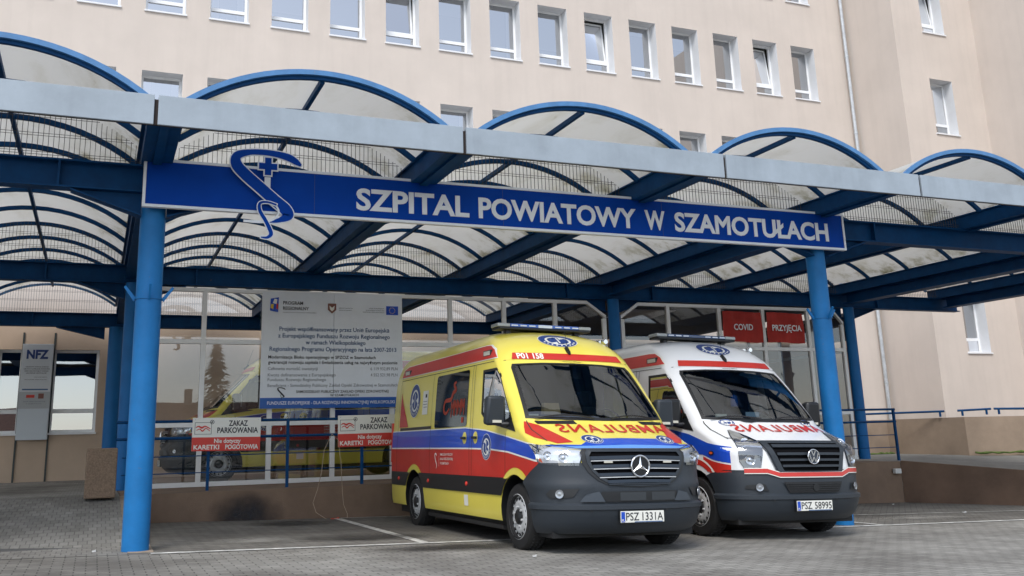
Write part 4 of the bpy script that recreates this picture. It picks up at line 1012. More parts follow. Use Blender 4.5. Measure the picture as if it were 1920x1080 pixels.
def outline_at(pts, z):
    """half width of a symmetric outline [(x,z)...] at height z"""
    for a, c in zip(pts, pts[1:]):
        if min(a[1], c[1]) <= z <= max(a[1], c[1]) and a[1] != c[1]: return a[0]+(c[0]-a[0])*(z-a[1])/(c[1]-a[1])
    return 0
def bar_front(name, z0, z1, hx0, hx1, off, m, parent, n=16, droop=0):
    """solid bar bent round the nose between x=-hx and hx"""
    b = bmesh.new(); V = []
    for k in range(n+1):
        t = -1+2*k/n; za = z0-droop*t*t; zc = z1-droop*t*t
        p = [offs(lambda a, c: (a, yfront(a, c), c), t*h, z, o_) for z, h, o_ in ((za, hx0, off-.012), (za, hx0, off), (zc, hx1, off), (zc, hx1, off-.012))]
        V.append([b.verts.new(q) for q in p])
    for k in range(n):
        for e in range(4): b.faces.new([V[k][e], V[k][(e+1) % 4], V[k+1][(e+1) % 4], V[k+1][e]])
    b.faces.new(V[0]); b.faces.new(V[-1][::-1]); bmesh.ops.recalc_face_normals(b, faces=b.faces)
    return wrap_obj(name, b, m, parent)

def plate(text, parent, x0, z0):
    p = MB().box(x0-.26, x0+.26, -.052, -.040, z0, z0+.114).build('number_plate', M_film, parent, bevel=.004)
    MB().box(x0-.268, x0+.268, -.040, -.010, z0-.008, z0+.122).build('plate_holder', M_bplast, p)
    MB().box(x0-.256, x0-.212, -.0545, -.0525, z0+.006, z0+.108).build('country_strip', M_bluef, p)
    MB().box(x0-.10, x0+.24, -.0543, -.0525, z0+.002, z0+.011).build('dealer_strip', M_inkb, p)
    a, c = text.split(' ')
    f = lambda u, v: (u, -.0548, v)
    flat_text('characters', [(a, x0-.20, x0-.045, z0+.022, z0+.098), (c, x0-.005, x0+.245, z0+.022, z0+.098)], M_ink, p, 0, f, bold=.006)
    flat_text('country_code', [('PL', x0-.25, x0-.22, z0+.012, z0+.035)], M_film, p, 0, lambda u, v: (u, -.056, v))

def ambulance(kind, label, loc, rot, scale=1., side_only=False):
    yel = kind == 'yellow'
    paint = M_yel if yel else M_wht
    t = thing('ambulance', label, 'ambulance', loc, rot); t.scale = (scale,)*3
    body = make_body(paint, t)
    # underbody
    MB().box(-.86, .86, .35, 5.7, .17, .30).build('underbody', M_black, t)
    for sg_ in (-1, 1):
        for wy in WY: wheel(t, sg_, wy)
    # ---- glazing
    ws = decal('windscreen', poly_bm(WS), M_wsh, t, Fm(-.002), .12)
    b = bmesh.new(); n = len(WS)
    def shr(p, k): return ((p[0])*(1-k*.05), 1.75+(p[1]-1.75)*(1-k*(.10 if p[1] < 1.7 else .05)))
    for i in range(n):
        p, q = WS[i], WS[(i+1) % n]; P = [shr(p, -.25), shr(q, -.25), shr(q, .75), shr(p, .75)]
        b.faces.new([b.verts.new((v[0], v[1], 0)) for v in P])
    decal('screen_border', b, M_bplast, ws, Fm(.003), .08)
    # interior
    MB().hexa([(-.86, .93, 1.20), (.86, .93, 1.20), (.86, 1.32, 1.20), (-.86, 1.32, 1.20), (-.84, 1.03, 1.335), (.84, 1.03, 1.335), (.84, 1.32, 1.40), (-.84, 1.32, 1.40)]).build('dashboard', M_bplast, t)
    for x in (-.48, .48):
        s_ = MB(); s_.box(x-.24, x+.24, 1.55, 2.05, .85, 1.02); s_.hexa([(x-.24, 1.98, 1.0), (x+.24, 1.98, 1.0), (x+.24, 2.10, 1.0), (x-.24, 2.10, 1.0), (x-.19, 2.10, 1.62), (x+.19, 2.10, 1.62), (x+.19, 2.18, 1.62), (x-.19, 2.18, 1.62)]); s_.box(x-.12, x+.12, 2.10, 2.19, 1.64, 1.82)
        s_.build('seat', M_seat, t, bevel=.03)
    sw_ = MB(); P = [(.48+.19*math.cos(a), 1.50+.10*math.sin(a)+.0, 1.42+.15*math.sin(a)) for a in [2*math.pi*k/20 for k in range(21)]]; sw_.tube(P, .014, 6, False); sw_.tube([(.48, 1.35, 1.32), (.48, 1.50, 1.42)], .03, 8); sw_.build('steering_wheel', M_bplast, t, 40)
    MB().box(-.10, .10, 1.46, 1.50, 1.93, 1.99).build('cabin_mirror', M_bplast, t)
    if yel:
        MB().hexa([(-.62, 1.02, 1.47), (-.40, 1.02, 1.46), (-.40, 1.10, 1.47), (-.62, 1.10, 1.47), (-.60, 1.06, 1.60), (-.41, 1.06, 1.60), (-.41, 1.12, 1.60), (-.60, 1.12, 1.60)]).build('envelope', M_cardb, t)
        MB().box(-.83, -.70, 1.00, 1.01, 1.43, 1.47).build('permit_card', M_film, t)
    else:
        MB().box(-.62, -.45, 1.02, 1.03, 1.44, 1.49).build('permit_card', M_film, t); MB().box(-.16, .05, 1.00, 1.01, 1.46, 1.52).build('permit_card', mat('pale_blue_card', (.45, .6, .8), .6), t)
        MB().lathe([(.05, 1.60), (.055, 1.66), (.04, 1.74), (.01, 1.76)], 'z', 14, (-.15, 1.25, 0)).build('dash_beacon', M_beacon, t, 40)
    for sg_ in (-1, 1):
        fs = lambda o_, s2=sg_: Sm(s2, o_)
        decal('door_window', poly_bm(DW), M_side, t, fs(-.004), .12)
        b = bmesh.new(); n = len(DW); cy_ = sum(p[0] for p in DW)/n; cz2 = sum(p[1] for p in DW)/n
        gk = lambda p, k: (cy_+(p[0]-cy_)*k, cz2+(p[1]-cz2)*k)
        for i in range(n):
            p, q = DW[i], DW[(i+1) % n]
            b.faces.new([b.verts.new((*v, 0)) for v in (gk(p, 1.04), gk(q, 1.04), gk(q, .95), gk(p, .95))])
        decal('window_seal', b, M_bplast, t, fs(.003), 0)
        decal('mirror_corner', poly_bm([(1.14, 1.44), (.99, 1.27), (1.62, 1.36), (1.40, 1.40)]), M_bplast, t, fs(.006), .1)
        # rear compartment window
        RW = [(2.56, 1.40), (2.60, 1.37), (3.80, 1.37), (3.83, 1.40), (3.83, 2.06), (3.80, 2.09), (2.60, 2.09), (2.56, 2.06)]
        if yel or sg_ == 1: 
            rw = decal('side_window', poly_bm(RW), mat('tinted_panel', (.012, .014, .016), .05, spec=.45), t, fs(.005), .15)
            if yel:
                b = bmesh.new()
                for (w_, a0, a1, z0_, z1_) in (('S', 3.05, 3.22, 1.86, 1.98), ('O', 3.02, 3.2, 1.72, 1.84), ('C', 3.25, 3.42, 1.60, 1.74), ('RM', 2.78, 3.15, 1.52, 1.66), ('M', 2.72, 2.92, 1.66, 1.80)): pass
                c_ = ribbon([(3.02, 1.96), (3.10, 1.93), (3.02, 1.86), (3.12, 1.82), (3.20, 1.74), (3.42, 1.72), (3.46, 1.60), (3.36, 1.56), (3.24, 1.62)], [.03, .05, .05, .06, .06, .05, .05, .04, .03]); merge(b, c_)
                for k in range(4):
                    x_ = 3.16-.13*k; merge(b, ribbon([(x_, 1.50+.02*k), (x_, 1.70+.02*(k % 2)), (x_-.05, 1.62), (x_-.09, 1.72), (x_-.09, 1.52)], [.025]*5))
                merge(b, poly_bm([(2.68, 1.42), (2.76, 1.42), (2.76, 1.49), (2.68, 1.49)]))
                decal('window_sticker', b, mat('orange_red_film', (.33, .045, .025), .7), rw, fs(.0085), .2)
        # door seams
        for (y_, a0, a1) in ((1.27, .80, 1.26), (2.34, .60, 2.12), (2.42, .60, 2.14), (3.97, .60, 2.14), (5.55, .60, 2.3)):
            if not yel and y_ == 3.97 and False: continue
            decal('door_seam', poly_bm([(y_-.004, a0), (y_+.004, a0), (y_+.004, a1), (y_-.004, a1)]), mat('seam', (.05, .045, .03), .8), t, fs(.0095), .12)
        decal('door_seam', poly_bm([(1.34, 2.125), (5.55, 2.135), (5.55, 2.143), (1.60, 2.133)]), mat('seam', (.05, .045, .03)), t, fs(.0052), .15)
        decal('slide_rail', poly_bm([(3.97, 1.37), (5.45, 1.37), (5.45, 1.41), (3.97, 1.41)]), M_bplast, t, fs(.007), .2)
        # bands
        if yel:
            blT = lerp_fn([(.45, 1.105), (.56, 1.12), (1.23, 1.215), (1.9, 1.30), (2.6, 1.345), (5.9, 1.355)]); blB = lerp_fn([(.45, .955), (1.2, 1.05), (1.8, 1.085), (2.6, 1.095), (5.9, 1.11)])
            rdB = lerp_fn([(.38, .93), (.55, .80), (.76, .74), (5.9, .765)])
            band('white_line', .46, 5.83, lambda y: blT(y)+.014, lambda y: blT(y)-.004, M_film, t, sg_, .0025)
            band('blue_stripe', .46, 5.83, blT, lambda y: blB(y)+.008, M_bluef, t, sg_, .004)
            band('white_line', .42, 5.83, lambda y: blB(y)+.009, lambda y: blB(y)-.009, M_film, t, sg_, .0052)
            band('red_stripe', .40, 5.83, lambda y: blB(y)-.010, lambda y: rdB(y), M_red, t, sg_, .004, r=AR+.075)
            band('black_band', .80, 5.80, lambda y: .765, lambda y: .565, M_bplast, t, sg_, .012, r=AR)
            band('arch_trim', WY[0]-AR-.07, WY[0]+AR+.07, lambda y: arch_z(y, AR+.062), lambda y: .755, M_yel, t, sg_, .014, r=AR)
            band('arch_trim', WY[1]-AR-.07, WY[1]+AR+.07, lambda y: arch_z(y, AR+.055), lambda y: .755, M_yel, t, sg_, .014, r=AR)
            star_badge('star_badge', 1.86, 1.11, .155, 1, fs, t); star_badge('star_badge', 4.80, 1.80, .25, 1, fs, t)
            decal('notice_sheet', poly_bm([(4.18, 1.58), (4.42, 1.58), (4.42, 1.92), (4.18, 1.92)]), M_film, t, fs(.006), .2)
            decal('notice_sheet_mark', poly_bm([(4.23, 1.82), (4.30, 1.82), (4.30, 1.87), (4.23, 1.87)]), M_ink, t, fs(.008), 0)
            decal('notice_lines', merge(merge(poly_bm([(4.21, 1.76), (4.39, 1.76), (4.39, 1.77), (4.21, 1.77)]), poly_bm([(4.21, 1.72), (4.39, 1.72), (4.39, 1.73), (4.21, 1.73)])), poly_bm([(4.21, 1.68), (4.36, 1.68), (4.36, 1.69), (4.21, 1.69)])), M_inkg, t, fs(.008), 0)
            decal('rear_red_patch', poly_bm([(5.05, 1.42), (5.35, 1.42), (5.50, 1.42), (5.50, 1.95), (5.40, 1.80)]), M_red, t, fs(.005), .2)
            for k_, (l_, w_) in enumerate((('SAMODZIELNY PUBLICZNY', .50), ('ZAKŁAD OPIEKI ZDROWOTNEJ', .50), ('W SZAMOTUŁACH', .34))):
                z_ = 1.005-.058*k_
                b = text_bm(l_, 0, w_, 0, .030, .01); put(b, lambda a, c, z_=z_: ((3.52-a) if sg_ < 0 else (3.02+a), z_+c, 0))
                decal('operator_text', b, M_film, t, fs(.0075), .3)
            b = ribbon([(0, .0), (-.04, .03), (-.09, .01), (-.05, -.06), (.0, -.12), (-.03, -.17)], [.012, .02, .022, .022, .02, .008]); put(b, lambda a, c: (3.66-(-a if sg_ > 0 else a)*.9-.0, 1.0+c, 0)); decal('operator_emblem', b, M_film, t, fs(.0075), .3)
            decal('operator_rule', poly_bm([(3.565, .86), (3.569, .86), (3.569, 1.04), (3.565, 1.04)]), M_film, t, fs(.0075), 0)
            decal('sill_sticker', poly_bm([(2.48, .40), (2.62, .40), (2.62, .53), (2.48, .53)]), M_film, t, fs(.006), 0)
        else:
            blT = lerp_fn([(.27, 1.06), (.7, 1.12), (1.1, 1.235), (1.5, 1.30), (2.6, 1.34), (5.9, 1.35)]); blB = lerp_fn([(.27, .87), (.62, .925), (.8, .98), (1.2, 1.0), (5.9, 1.0)])
            band('blue_stripe', .33, 5.83, blT, blB, M_bluef, t, sg_, .004)
            band('red_stripe', .33, .80, lambda y: blB(y)-.02, lambda y: .765, M_red, t, sg_, .004, r=AR+.07)
            band('red_arch', WY[0]-AR-.12, WY[0]+AR+.12, lambda y: arch_z(y, AR+.125), lambda y: .775, M_red, t, sg_, .006, r=AR+.06)
            band('arch_line', WY[0]-AR-.14, WY[0]+AR+.14, lambda y: arch_z(y, AR+.15), lambda y: .77, M_film, t, sg_, .005, r=AR+.115)
            band('red_stripe', 1.6, 5.83, lambda y: .98, lambda y: .78, M_red, t, sg_, .004, r=AR+.02)
            band('black_band', 1.44, 5.80, lambda y: .74, lambda y: .56, M_bplast, t, sg_, .012, r=AR)
            mk = decal('side_marker', poly_bm(circ(.62, 1.0, .055, 16, .026)), M_bplast, t, fs(.012), .0); decal('marker_lens', poly_bm(circ(.62, 1.0, .035, 12, .014)), M_orange, mk, fs(.016), 0)
        # upper red band with lamps
        uz = [(1.74, 2.175), (5.60, 2.19), (5.60, 2.31), (5.45, 2.35), (2.2, 2.355), (2.03, 2.345), (1.88, 2.28)]
        decal('white_line', poly_bm([(a+(.015 if a > 3 else -.02), c+(.012 if c > 2.25 else -.012)) for a, c in uz]), M_film, t, fs(.006), .05)
        decal('upper_red_stripe', poly_bm(uz), M_red, t, fs(.009), .05)
        for y_ in ((2.05, 5.35)):
            p = Vector((sg_*xside(y_, 2.25), y_, 2.25)); lm = MB().box(p.x-.02, p.x+.02, y_-.13, y_+.13, 2.21, 2.29).build('scene_lamp', M_bplast, t, bevel=.008)
            MB().box(p.x+(.0205 if sg_ > 0 else -.024), p.x+(.024 if sg_ > 0 else -.0205), y_-.10, y_+.10, 2.225, 2.275).build('lamp_lens', mat('frosted', (.6, .58, .5), .3), lm)
        # door handles
        for y_ in ((2.22, 2.60) if True else ()):
            if yel:
                decal('handle_recess', poly_bm(circ(y_, 1.225, .075, 20, .075)), M_yel, t, fs(.008), 0)
            h = MB(); x_ = sg_*(xside(y_, 1.22)+.012); h.box(min(x_, x_+sg_*.03), max(x_, x_+sg_*.03), y_-.07, y_+.07, 1.21, 1.24); h.build('door_handle', M_bplast, t, bevel=.008)
        for y_ in (2.5, 4.0, 5.4):
            ml = MB().lathe([(.028, 0), (.026, .014*sg_), (.012, .022*sg_)], 'x', 12, (sg_*(xside(y_, .66)+.010), y_, .665)).build('side_marker', M_sred if yel else M_orange, t, 40)
        # sill trim under the skirt
        MB().box(sg_*.90-.03, sg_*.90+.03, 1.5, 4.2, .19, .235).build('side_step', M_black, t)
        # mirror
        mx_ = sg_*1.13
        mo = MB(); mo.hexa([(mx_-.13, 1.22, 1.34), (mx_+.13, 1.22, 1.34), (mx_+.13, 1.34, 1.36), (mx_-.13, 1.34, 1.36), (mx_-.11, 1.19, 1.68), (mx_+.11, 1.19, 1.68), (mx_+.11, 1.32, 1.68), (mx_-.11, 1.32, 1.68)])
        mo = mo.build('door_mirror', M_plast if yel else M_bplast, t, 40, bevel=.035)
        MB().tube([(sg_*.97, 1.22, 1.36), (sg_*1.05, 1.24, 1.36), (mx_, 1.28, 1.38)], .03, 8).build('mirror_arm', M_bplast, mo, 40)
        MB().box(mx_-.10, mx_+.10, 1.342, 1.350, 1.42, 1.65).build('mirror_glass', M_chrome, mo)
        MB().box(mx_-.05, mx_+.06, 1.205, 1.216, 1.375, 1.405).build('mirror_indicator', mat('frosted', (.6, .58, .5), .3), mo)
        # tail lamps
        MB().box(sg_*.955-.03, sg_*.955+.03, LEN-.06, LEN+.01, .9, 1.5).build('tail_lamp', M_sred, t, bevel=.01)
    # rear
    MB().box(-.95, .95, LEN-.06, LEN+.08, .30, .50).build('rear_bumper', M_plast, t, bevel=.03)
    rdw = MB(); rdw.box(-.004, .004, LEN+.001, LEN+.006, .55, 2.2); rdw.build('door_seam', M_bplast, t)
    for x in (-.45, .45): MB().box(x-.32, x+.32, LEN+.002, LEN+.008, 1.4, 2.05).build('rear_window', mat('tinted_panel', (.012, .014, .016)), t)
    # ---- front stripe above the screen
    fs_ = [(-.76, 2.145), (.76, 2.145), (.725, 2.228), (-.725, 2.228)]
    decal('brow_stripe', poly_bm(fs_), M_red, t, Fm(.008), .04)
    if yel: 
        b = text_bm('P01 158', -.69, -.36, 2.152, 2.218, .03); decal('call_sign', b, M_film, t, Fm(.011), .05)
    # roof badge and aerial (front of the roof)
    star_badge('star_badge', -.04, 2.415, .27, .34, Fm, t, .04)
    z_ = 2.27; p = Vector((.0 if yel else -.02, yfront(0, z_), z_)); ae = MB().hexa([(p.x-.02, p.y-.06, z_-.05), (p.x+.02, p.y-.06, z_-.05), (p.x+.035, p.y+.06, z_+.03), (p.x-.035, p.y+.06, z_+.03), (p.x-.008, p.y-.07, z_-.01), (p.x+.008, p.y-.07, z_-.01), (p.x+.012, p.y+.02, z_+.07), (p.x-.012, p.y+.02, z_+.07)]).build('aerial', M_bplast, t, bevel=.008)
    MB().tube([(p.x, p.y, z_+.04), (p.x, p.y+.12, z_+.38)], .003, 5).build('aerial_rod', M_bplast, ae)
    # light bar
    lbz = 2.598; lby = 2.36
    lb = MB().box(-.66, .66, lby-.13, lby+.13, lbz, lbz+.03).build('light_bar', M_bplast, t, bevel=.008)
    MB().box(-.68, -.50, lby-.12, lby+.12, lbz+.031, lbz+.078).build('bar_end', mat('bar_clear', (.32, .34, .34), .15, coat=.6), lb, bevel=.012); MB().box(.50, .68, lby-.12, lby+.12, lbz+.031, lbz+.078).build('bar_end', mat('bar_clear', (.32, .34, .34)), lb, bevel=.012)
    MB().box(-.498, .498, lby-.12, lby+.12, lbz+.031, lbz+.078).build('bar_lens', M_beacon if yel else mat('beacon_dark', (.02, .05, .14), .15, coat=.6), lb, bevel=.01)
    led = MB()
    for k in range(8):
        if k in (3, 4): continue
        x = -.44+.126*k; led.box(x-.045, x+.045, lby-.124, lby-.1205, lbz+.046, lbz+.062)
    led.box(-.10, .10, lby-.124, lby-.1205, lbz+.036, lbz+.072) if yel else None
    led.build('bar_leds', mat('led_white', (.7, .76, .85), .25), lb)
    for x in (-.5, .5): MB().box(x-.03, x+.03, lby-.05, lby+.05, 2.50, lbz).build('bar_foot', M_bplast, lb)
    for sg_ in (-1, 1):
        hn = MB()
        for y_ in (2.1, 2.25): hn.lathe([(.03, -.04), (.045, -.02), (.045, .02), (.02, .05)], 'y', 14, (sg_*.80, y_, 2.47))
        if sg_ == 1: hn.build('spot_lamps', M_chrome, t, 40)
    # ---- bonnet
    if yel:
        for sg_ in (-1, 1):
            P = [(sg_*a, c) for a, c in ((.905, 1.385), (.965, 1.25), (.93, 1.20), (.78, 1.135), (.61, 1.148), (.79, 1.34))]
            decal('white_line', poly_bm([(a*1.0+(.0), c) for a, c in P]), M_red, t, Fm(.004), .06)
        decal('bonnet_band', poly_bm([(-.93, 1.118), (-.90, 1.100), (-.58, 1.066), (.58, 1.066), (.90, 1.100), (.93, 1.118), (.88, 1.128), (.72, 1.125), (.60, 1.185), (.0, 1.192), (-.38, 1.185), (-.56, 1.118), (-.75, 1.122)]), M_bluef, t, Fm(.004), .05)
        decal('bonnet_band_sheen', poly_bm([(-.84, 1.098), (-.58, 1.070), (.58, 1.070), (.84, 1.098), (.60, 1.108), (.0, 1.118), (-.56, 1.104)]), mat('blue_film_sheen', (.12, .30, .68), .35), t, Fm(.0065), .05)  # reflection along the band's lower half, painted as lighter blue
        for x in (-.37, .575): star_badge('star_badge', x, 1.178, .118, .40, Fm, t, .04)
    else:
        for x in (-.62, .62): star_badge('star_badge', x, 1.37, .105, .42, Fm, t, .04)
    # bonnet shut line
    P = []
    for k in range(25):
        t_ = k/24; x = -.86+1.72*t_; P.append((x, (1.073 if yel else 1.128)+.30*max(0, abs(x)-.62)**1.3))
    b = bmesh.new(); L = [(b.verts.new((x, z, 0)), b.verts.new((x, z+.006, 0))) for x, z in P]
    for i in range(24): b.faces.new([L[i][0], L[i+1][0], L[i+1][1], L[i][1]])
    decal('bonnet_seam', b, mat('seam', (.05, .045, .03)), t, Fm(.0085), .0)
    for sg_ in (-1, 1):
        P = [(sg_*.885, 1.39), (sg_*.90, 1.28), (sg_*.86, 1.16), (sg_*.85, 1.16), (sg_*.888, 1.28), (sg_*.875, 1.39)]
        decal('bonnet_seam', poly_bm(P), mat('seam', (.05, .045, .03)), t, Fm(.0085), .05)
    tx = text_bm('AMBULANS', -.63, .76, 1.254, 1.340, .012, mirror=True, space=1.14); decal('mirror_lettering', tx, M_red, t, Fm(.010), .04)
    if yel:
        for P in ([(-.81, 1.387), (-.37, 1.392), (-.345, 1.35), (-.79, 1.350)], [(.47, 1.390), (.85, 1.387), (.87, 1.352), (.52, 1.350)]):
            decal('bonnet_vent', poly_bm(P), M_bplast, t, Fm(.004), .06)
    # wipers
    for (x0, x1, z1_) in ((-.80, -.12, 1.47), (.10, .72, 1.47)):
        pp = [offs(lambda a, c: (a, yfront(a, c), c), x0+(x1-x0)*k/8, 1.405+(z1_-1.405)*math.sin(math.pi*k/8)*.5, .03) for k in range(9)]
        wp = MB().tube(pp, .009, 6).build('wiper', M_bplast, t)
    if not yel:
        P = [(-.44, 1.392), (-.32, 1.402), (.64, 1.402), (.74, 1.390), (.70, 1.366), (.62, 1.362), (.56, 1.378), (-.20, 1.378), (-.28, 1.366), (-.36, 1.372)]
        decal('wiper_cover', poly_bm(P), M_bplast, t, Fm(.012), .08)
    # ---- bumper
    def send(z):
        if z < .74: 
            y = WY[0]-math.sqrt(max(0, AR*AR-(z-WZ-.01)**2)); return s_of_y(y, z)
        ztop = .93 if yel else .82
        y0_ = WY[0]-math.sqrt(max(0, AR*AR-(.74-WZ-.01)**2)); k = min(1, (z-.74)/(ztop-.74)); 
        s0_ = s_of_y(y0_, .74); return s0_+((.86 if yel else .74)-s0_)*k
    def boff(s, z):
        o_ = .012
        o_ += 0 if z >= .528 else .034*(.528-z)/.018 if z > .51 else .034 if z > .465 else .034*max(.30, .55-(.465-z)/.25)
        if yel:
            o_ += .012*math.exp(-((z-.70)/.05)**2)*(1 if abs(s) > .3 else .4)
        return max(.006, o_)
    zt_ = .935 if yel else .80
    zs_ = [.215, .25, .30, .35, .40, .43, .460, .467, .49, .508, .512, .526, .53, .545, .58, .62, .66, .70, .73, .76, .80]+([.84, .88, .91, .935] if yel else [])
    bp_ = shell('front_bumper', zs_, 56, lambda z: -send(z), lambda z: send(z), boff, M_plast, t)
    bo = lambda s, z: boff(s, z)
    if yel:
        dk = poly_bm([(-.40, .545), (-.46, .62), (-.44, .645), (.44, .645), (.46, .62), (.40, .545)]); decal('lower_intake', dk, M_bplast, bp_, Fm(.034), .06)
        for sg_ in (-1, 1):
            decal('bumper_scoop', poly_bm([(sg_*.47, .645), (sg_*.41, .545), (sg_*.66, .545), (sg_*.60, .62)]), mat('bumper_light', (.05, .062, .078), .42), bp_, Fm(.040), .06)
            fp = [(sg_*.72, .59), (sg_*.90, .575), (sg_*.93, .62), (sg_*.90, .665), (sg_*.66, .675)]
            decal('fog_recess', poly_bm(fp), M_bplast, bp_, Fm(.026), .05)
        for x in (-.25, .12): decal('radiator', poly_bm([(x, .555), (x+.30, .555), (x+.30, .635), (x, .635)]), mat('radiator_grey', (.03, .035, .04), .5), bp_, Fm(.037), .06)
    else:
        dk = poly_bm([(-.36, .545), (-.43, .66), (.43, .66), (.36, .545)]); li = decal('lower_intake', dk, M_black, bp_, Fm(.034), .06)
        for k in range(4): bar_front('intake_slat', .565+.024*k, .573+.024*k, .35+.02*k, .355+.02*k, .042, M_bplast, li)
        MB().lathe([(.045, -.025), (.045, .0), (.02, .01)], 'y', 18, (.0, -.02, .60)).build('radar_sensor', M_bplast, li)
        for sg_ in (-1, 1): decal('fog_recess', poly_bm([(sg_*.60, .56), (sg_*.84, .59), (sg_*.82, .63), (sg_*.64, .64)]), M_bplast, bp_, Fm(.026), .05)
    for sg_ in (-1, 1):
        x = sg_*(.83 if yel else .70); z = .622 if yel else .605; p = offs(lambda a, c: (a, yfront(a, c), c), x, z, .038)
        d = (p-offs(lambda a, c: (a, yfront(a, c), c), x, z, 0)).normalized(); M4 = Vector((0, -1, 0)).rotation_difference(d).to_matrix().to_4x4(); M4.translation = p
        f = MB().lathe([(.045, 0), (.044, -.006), (.036, -.004), (.020, -.002), (.006, -.006)], 'y', 20); f.b.transform(M4); f = f.build('fog_lamp', mat('fog_reflector', (.35, .37, .40), .2, metal=.6), t, 40)
    for x in (-.95*.6, .3): 
        MB().lathe([(.012, -.005), (.010, 0)], 'y', 10, (x, yfront(x, .46)-.05, .455)).build('parking_sensor', M_bplast, t)
    # ---- grille
    if yel:
        half = [(.555, 1.052), (.585, 1.02), (.57, .93), (.52, .84), (.44, .765), (.36, .722), (.20, .70), (0, .693)]
    else: half = [(.60, 1.115), (.59, 1.06), (.54, .97), (.475, .80), (.46, .775), (0, .772)]
    outl = [(-a, c) for a, c in half]+[(a, c) for a, c in half[::-1] if a > 0]
    gr_ = decal('grille', poly_bm(outl), mat('grille_void', (.004, .004, .005), .9, spec=.1), t, Fm(.014), .06)
    b = bmesh.new(); n = len(outl); cc = .88
    io = [(a*(.93 if yel else .86), cc+(c-cc)*.88) for a, c in outl]
    for i in range(n):
        j = (i+1) % n; b.faces.new([b.verts.new((*v, 0)) for v in (outl[i], outl[j], io[j], io[i])])
    decal('grille_frame', b, M_plast, gr_, Fm(.034), .05)
    b = bmesh.new()
    oo = [(a*(1.085 if yel else 1.035), cc+(c-cc)*1.05) for a, c in outl]
    for i in range(n):
        j = (i+1) % n; b.faces.new([b.verts.new((*v, 0)) for v in (oo[i], oo[j], outl[j], outl[i])])
    decal('grille_surround', b, M_bplast if yel else M_plast, gr_, Fm(.024), .05)
    if yel:
        for z in (.985, .90, .815, .745):
            hx = outline_at(half, z)*.94-.01
            bar_front('grille_slat', z-.016, z+.016, hx, hx+.006, .040, mat('slat_blue_grey', (.016, .026, .042), .4), gr_, droop=.006); bar_front('slat_edge', z-.032, z-.023, hx, hx, .044, M_silver if z != .745 else M_plast, gr_, droop=.006)
        for x in (-.36, .36): bar_front('flasher', 0, 0, 0, 0, .05, M_lens, gr_, 2) if False else MB().box(x-.05, x+.05, yfront(x, .95)-.052, yfront(x, .95)-.045, .935, .953).build('grille_flasher', mat('frosted', (.6, .58, .5)), gr_)
        # three pointed star in a ring
        cx0, cz0, r_ = 0, .90, .108; yb_ = -.062
        rg_ = MB(); P = [(cx0+r_*math.cos(a), yb_+.035, cz0+r_*math.sin(a)) for a in [2*math.pi*k/40 for k in range(41)]]; rg_.tube(P, .0105, 8, False)
        rg_ = rg_.build('star_emblem', M_chrome, gr_, 60)
        sp = MB()
        for k in range(3):
            a = math.pi/2+k*2*math.pi/3; d = Vector((math.cos(a), 0, math.sin(a))); nn = Vector((-math.sin(a), 0, math.cos(a))); c_ = Vector((cx0, yb_+.03, cz0))
            tip = c_+d*r_*.97; up = Vector((0, -.018, 0))
            q1, q2 = c_+nn*.020+d*.012, c_-nn*.020+d*.012
            sp.face([c_+up, q1, tip]); sp.face([c_+up, tip, q2])
        sp.build('star_points', M_chrome, rg_)
        MB().lathe([(.104, 0), (.104, -.008)], 'y', 32, (cx0, yb_+.045, cz0)).build('emblem_disc', M_bplast, rg_)
    else:
        for z in (1.05, .98, .91, .84):
            hx = outline_at(half, z)*.86-.01
            bar_front('grille_slat', z-.010, z+.016, hx, hx+.004, .046, M_plast, gr_)
        r_ = .083; cz0 = .955; yb_ = -.035
        dsk = MB().lathe([(r_, .008), (r_, 0)], 'y', 32, (0, yb_, cz0)).build('round_emblem', mat('emblem_dark', (.03, .04, .06), .3), gr_)
        e_ = MB(); P = [(r_*math.cos(a), yb_-.002, cz0+r_*math.sin(a)) for a in [2*math.pi*k/36 for k in range(37)]]; e_.tube(P, .0075, 8, False); e_.build('emblem_ring', M_chrome, dsk, 60)
        vw = lambda pts: ribbon([(a*r_, cz0+c*r_) for a, c in pts], [.014]*len(pts))
        B = bmesh.new()
        for pts in ([(-.36, .86), (0, .12)], [(.36, .86), (0, .12)], [(-.80, .48), (-.36, -.78)], [(-.36, -.78), (0, -.05)], [(0, -.05), (.36, -.78)], [(.36, -.78), (.80, .48)]):
            d_ = (Vector(pts[1])-Vector(pts[0])).normalized(); n_ = Vector((-d_.y, d_.x))*.085
            merge(B, poly_bm([((Vector(p)+s_*n_).x*r_, cz0+(Vector(p)+s_*n_).y*r_) for p, s_ in ((pts[0], -1), (pts[1], -1), (pts[1], 1), (pts[0], 1))]))
        k = 0
        for f_ in B.faces:
            for v in f_.verts: v.co.z = .0004*k
            k += 1
        for v in B.verts: v.co = Vector((v.co.x, yb_-.004-v.co.z, v.co.y))
        wrap_obj('emblem_monogram', B, M_chrome, dsk)
    # red edging on the white van
    if not yel:
        Lx = [(-.83, .79), (-.60, .79), (-.46, .745), (.46, .745), (.60, .79), (.83, .79)]; hw_ = .024
        def strip(h, off, m, nm):
            b = bmesh.new(); L = [(b.verts.new((x, z-h, 0)), b.verts.new((x, z+h, 0))) for x, z in Lx]
            for i in range(len(L)-1): b.faces.new([L[i][0], L[i+1][0], L[i+1][1], L[i][1]])
            decal(nm, b, m, t, Fm(off), .05)
        strip(hw_+.011, .030, M_film, 'white_line'); strip(hw_, .033, M_red, 'red_edging')
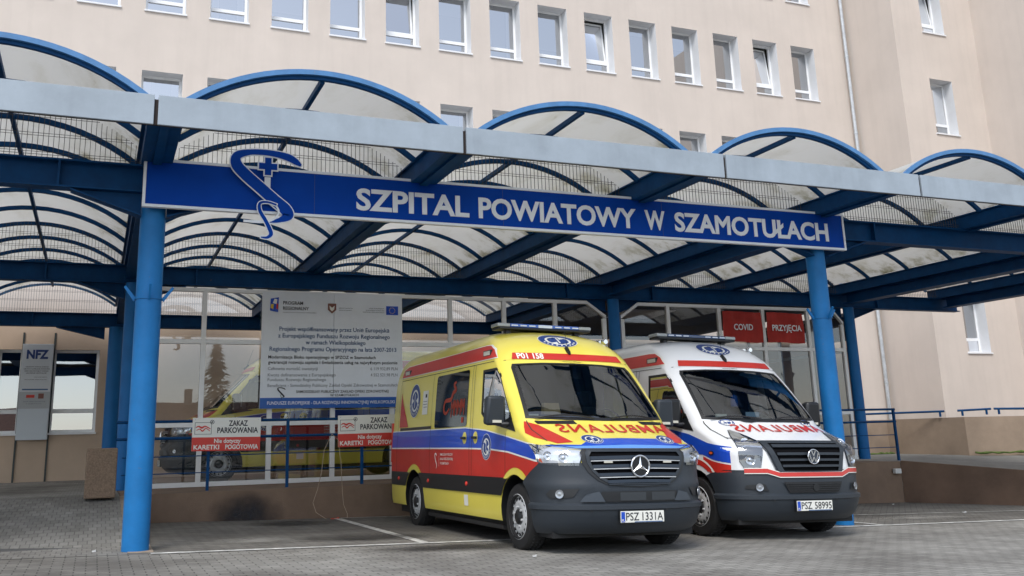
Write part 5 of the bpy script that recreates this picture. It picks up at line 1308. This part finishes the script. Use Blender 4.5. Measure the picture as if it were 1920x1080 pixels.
    # ---- headlamps
    for sg_ in (-1, 1):
        if yel:
            P = [(.385, 1.060), (.40, .985), (.42, .905), (.60, .908), (.80, .922), (.87, .945), (.945, 1.06), (.965, 1.128), (.90, 1.118), (.72, 1.098), (.55, 1.075)]
        else: P = [(.375, 1.125), (.385, 1.05), (.405, .95), (.43, .83), (.52, .822), (.60, .83), (.645, .90), (.655, 1.0), (.64, 1.08), (.58, 1.18), (.50, 1.262), (.44, 1.22), (.40, 1.17)]
        P = [(sg_*a, c) for a, c in P]; cx0 = sum(p[0] for p in P)/len(P); cz0 = sum(p[1] for p in P)/len(P)
        hl = decal('headlamp', poly_bm(P), M_lens if yel else mat('lamp_dark', (.10, .11, .13), .35, metal=.2), t, Cm(.004), .05)
        b = bmesh.new(); n = len(P); q = [(cx0+(a-cx0)*1.03, cz0+(c-cz0)*1.04) for a, c in P]
        for i in range(n): b.faces.new([b.verts.new((*v, 0)) for v in (P[i], P[(i+1) % n], q[(i+1) % n], q[i])])
        decal('lamp_edge', b, M_plast if yel else M_bplast, hl, Cm(.010), .05)
        for (s_, z, r_) in (((.56, .99, .055), (.74, 1.01, .045)) if yel else ((.50, 1.12, .055), (.53, .92, .062))):
            p = offs(corner, sg_*s_, z, .006); d = (p-offs(corner, sg_*s_, z, 0)).normalized(); d = (d+Vector((0, -1.0, 0))).normalized()
            M4 = Vector((0, -1, 0)).rotation_difference(d).to_matrix().to_4x4(); M4.translation = p
            f = MB().lathe([(r_, .004), (r_*.97, -.012), (r_*.75, -.004), (r_*.45, .0), (r_*.40, -.012), (r_*.15, -.020)], 'y', 24); f.b.transform(M4); f.build('reflector', M_chrome, hl, 50)
        if yel: decal('indicator', poly_bm([(sg_*.80, .935), (sg_*.86, .95), (sg_*.88, .99), (sg_*.83, .975)]), M_orange, hl, Cm(.009), 0)
        b = poly_bm(P); decal('lamp_cover', b, M_lensg, hl, Cm(.026), .05)
    plate('PSZ 1331A' if yel else 'PSZ 58995', t, -.01 if yel else -.05, .335)
    return t

Y1 = ambulance('yellow', 'yellow, blue and red striped ambulance parked outside in front of the platform', (5.345, 8.97, -1.19), (0, .0278, 0))
ambulance('white', 'white ambulance with a blue side stripe parked beside the right column', (8.16, 9.58, -1.255), (0, .0278, 0), 1.02)
Y3 = copy_tree(Y1); Y3.location = (1.25, 20.25, -.62); Y3.rotation_euler = (0, 0, -math.pi/2); Y3['label'] = 'yellow ambulance standing sideways inside the glazed porch behind the glass'
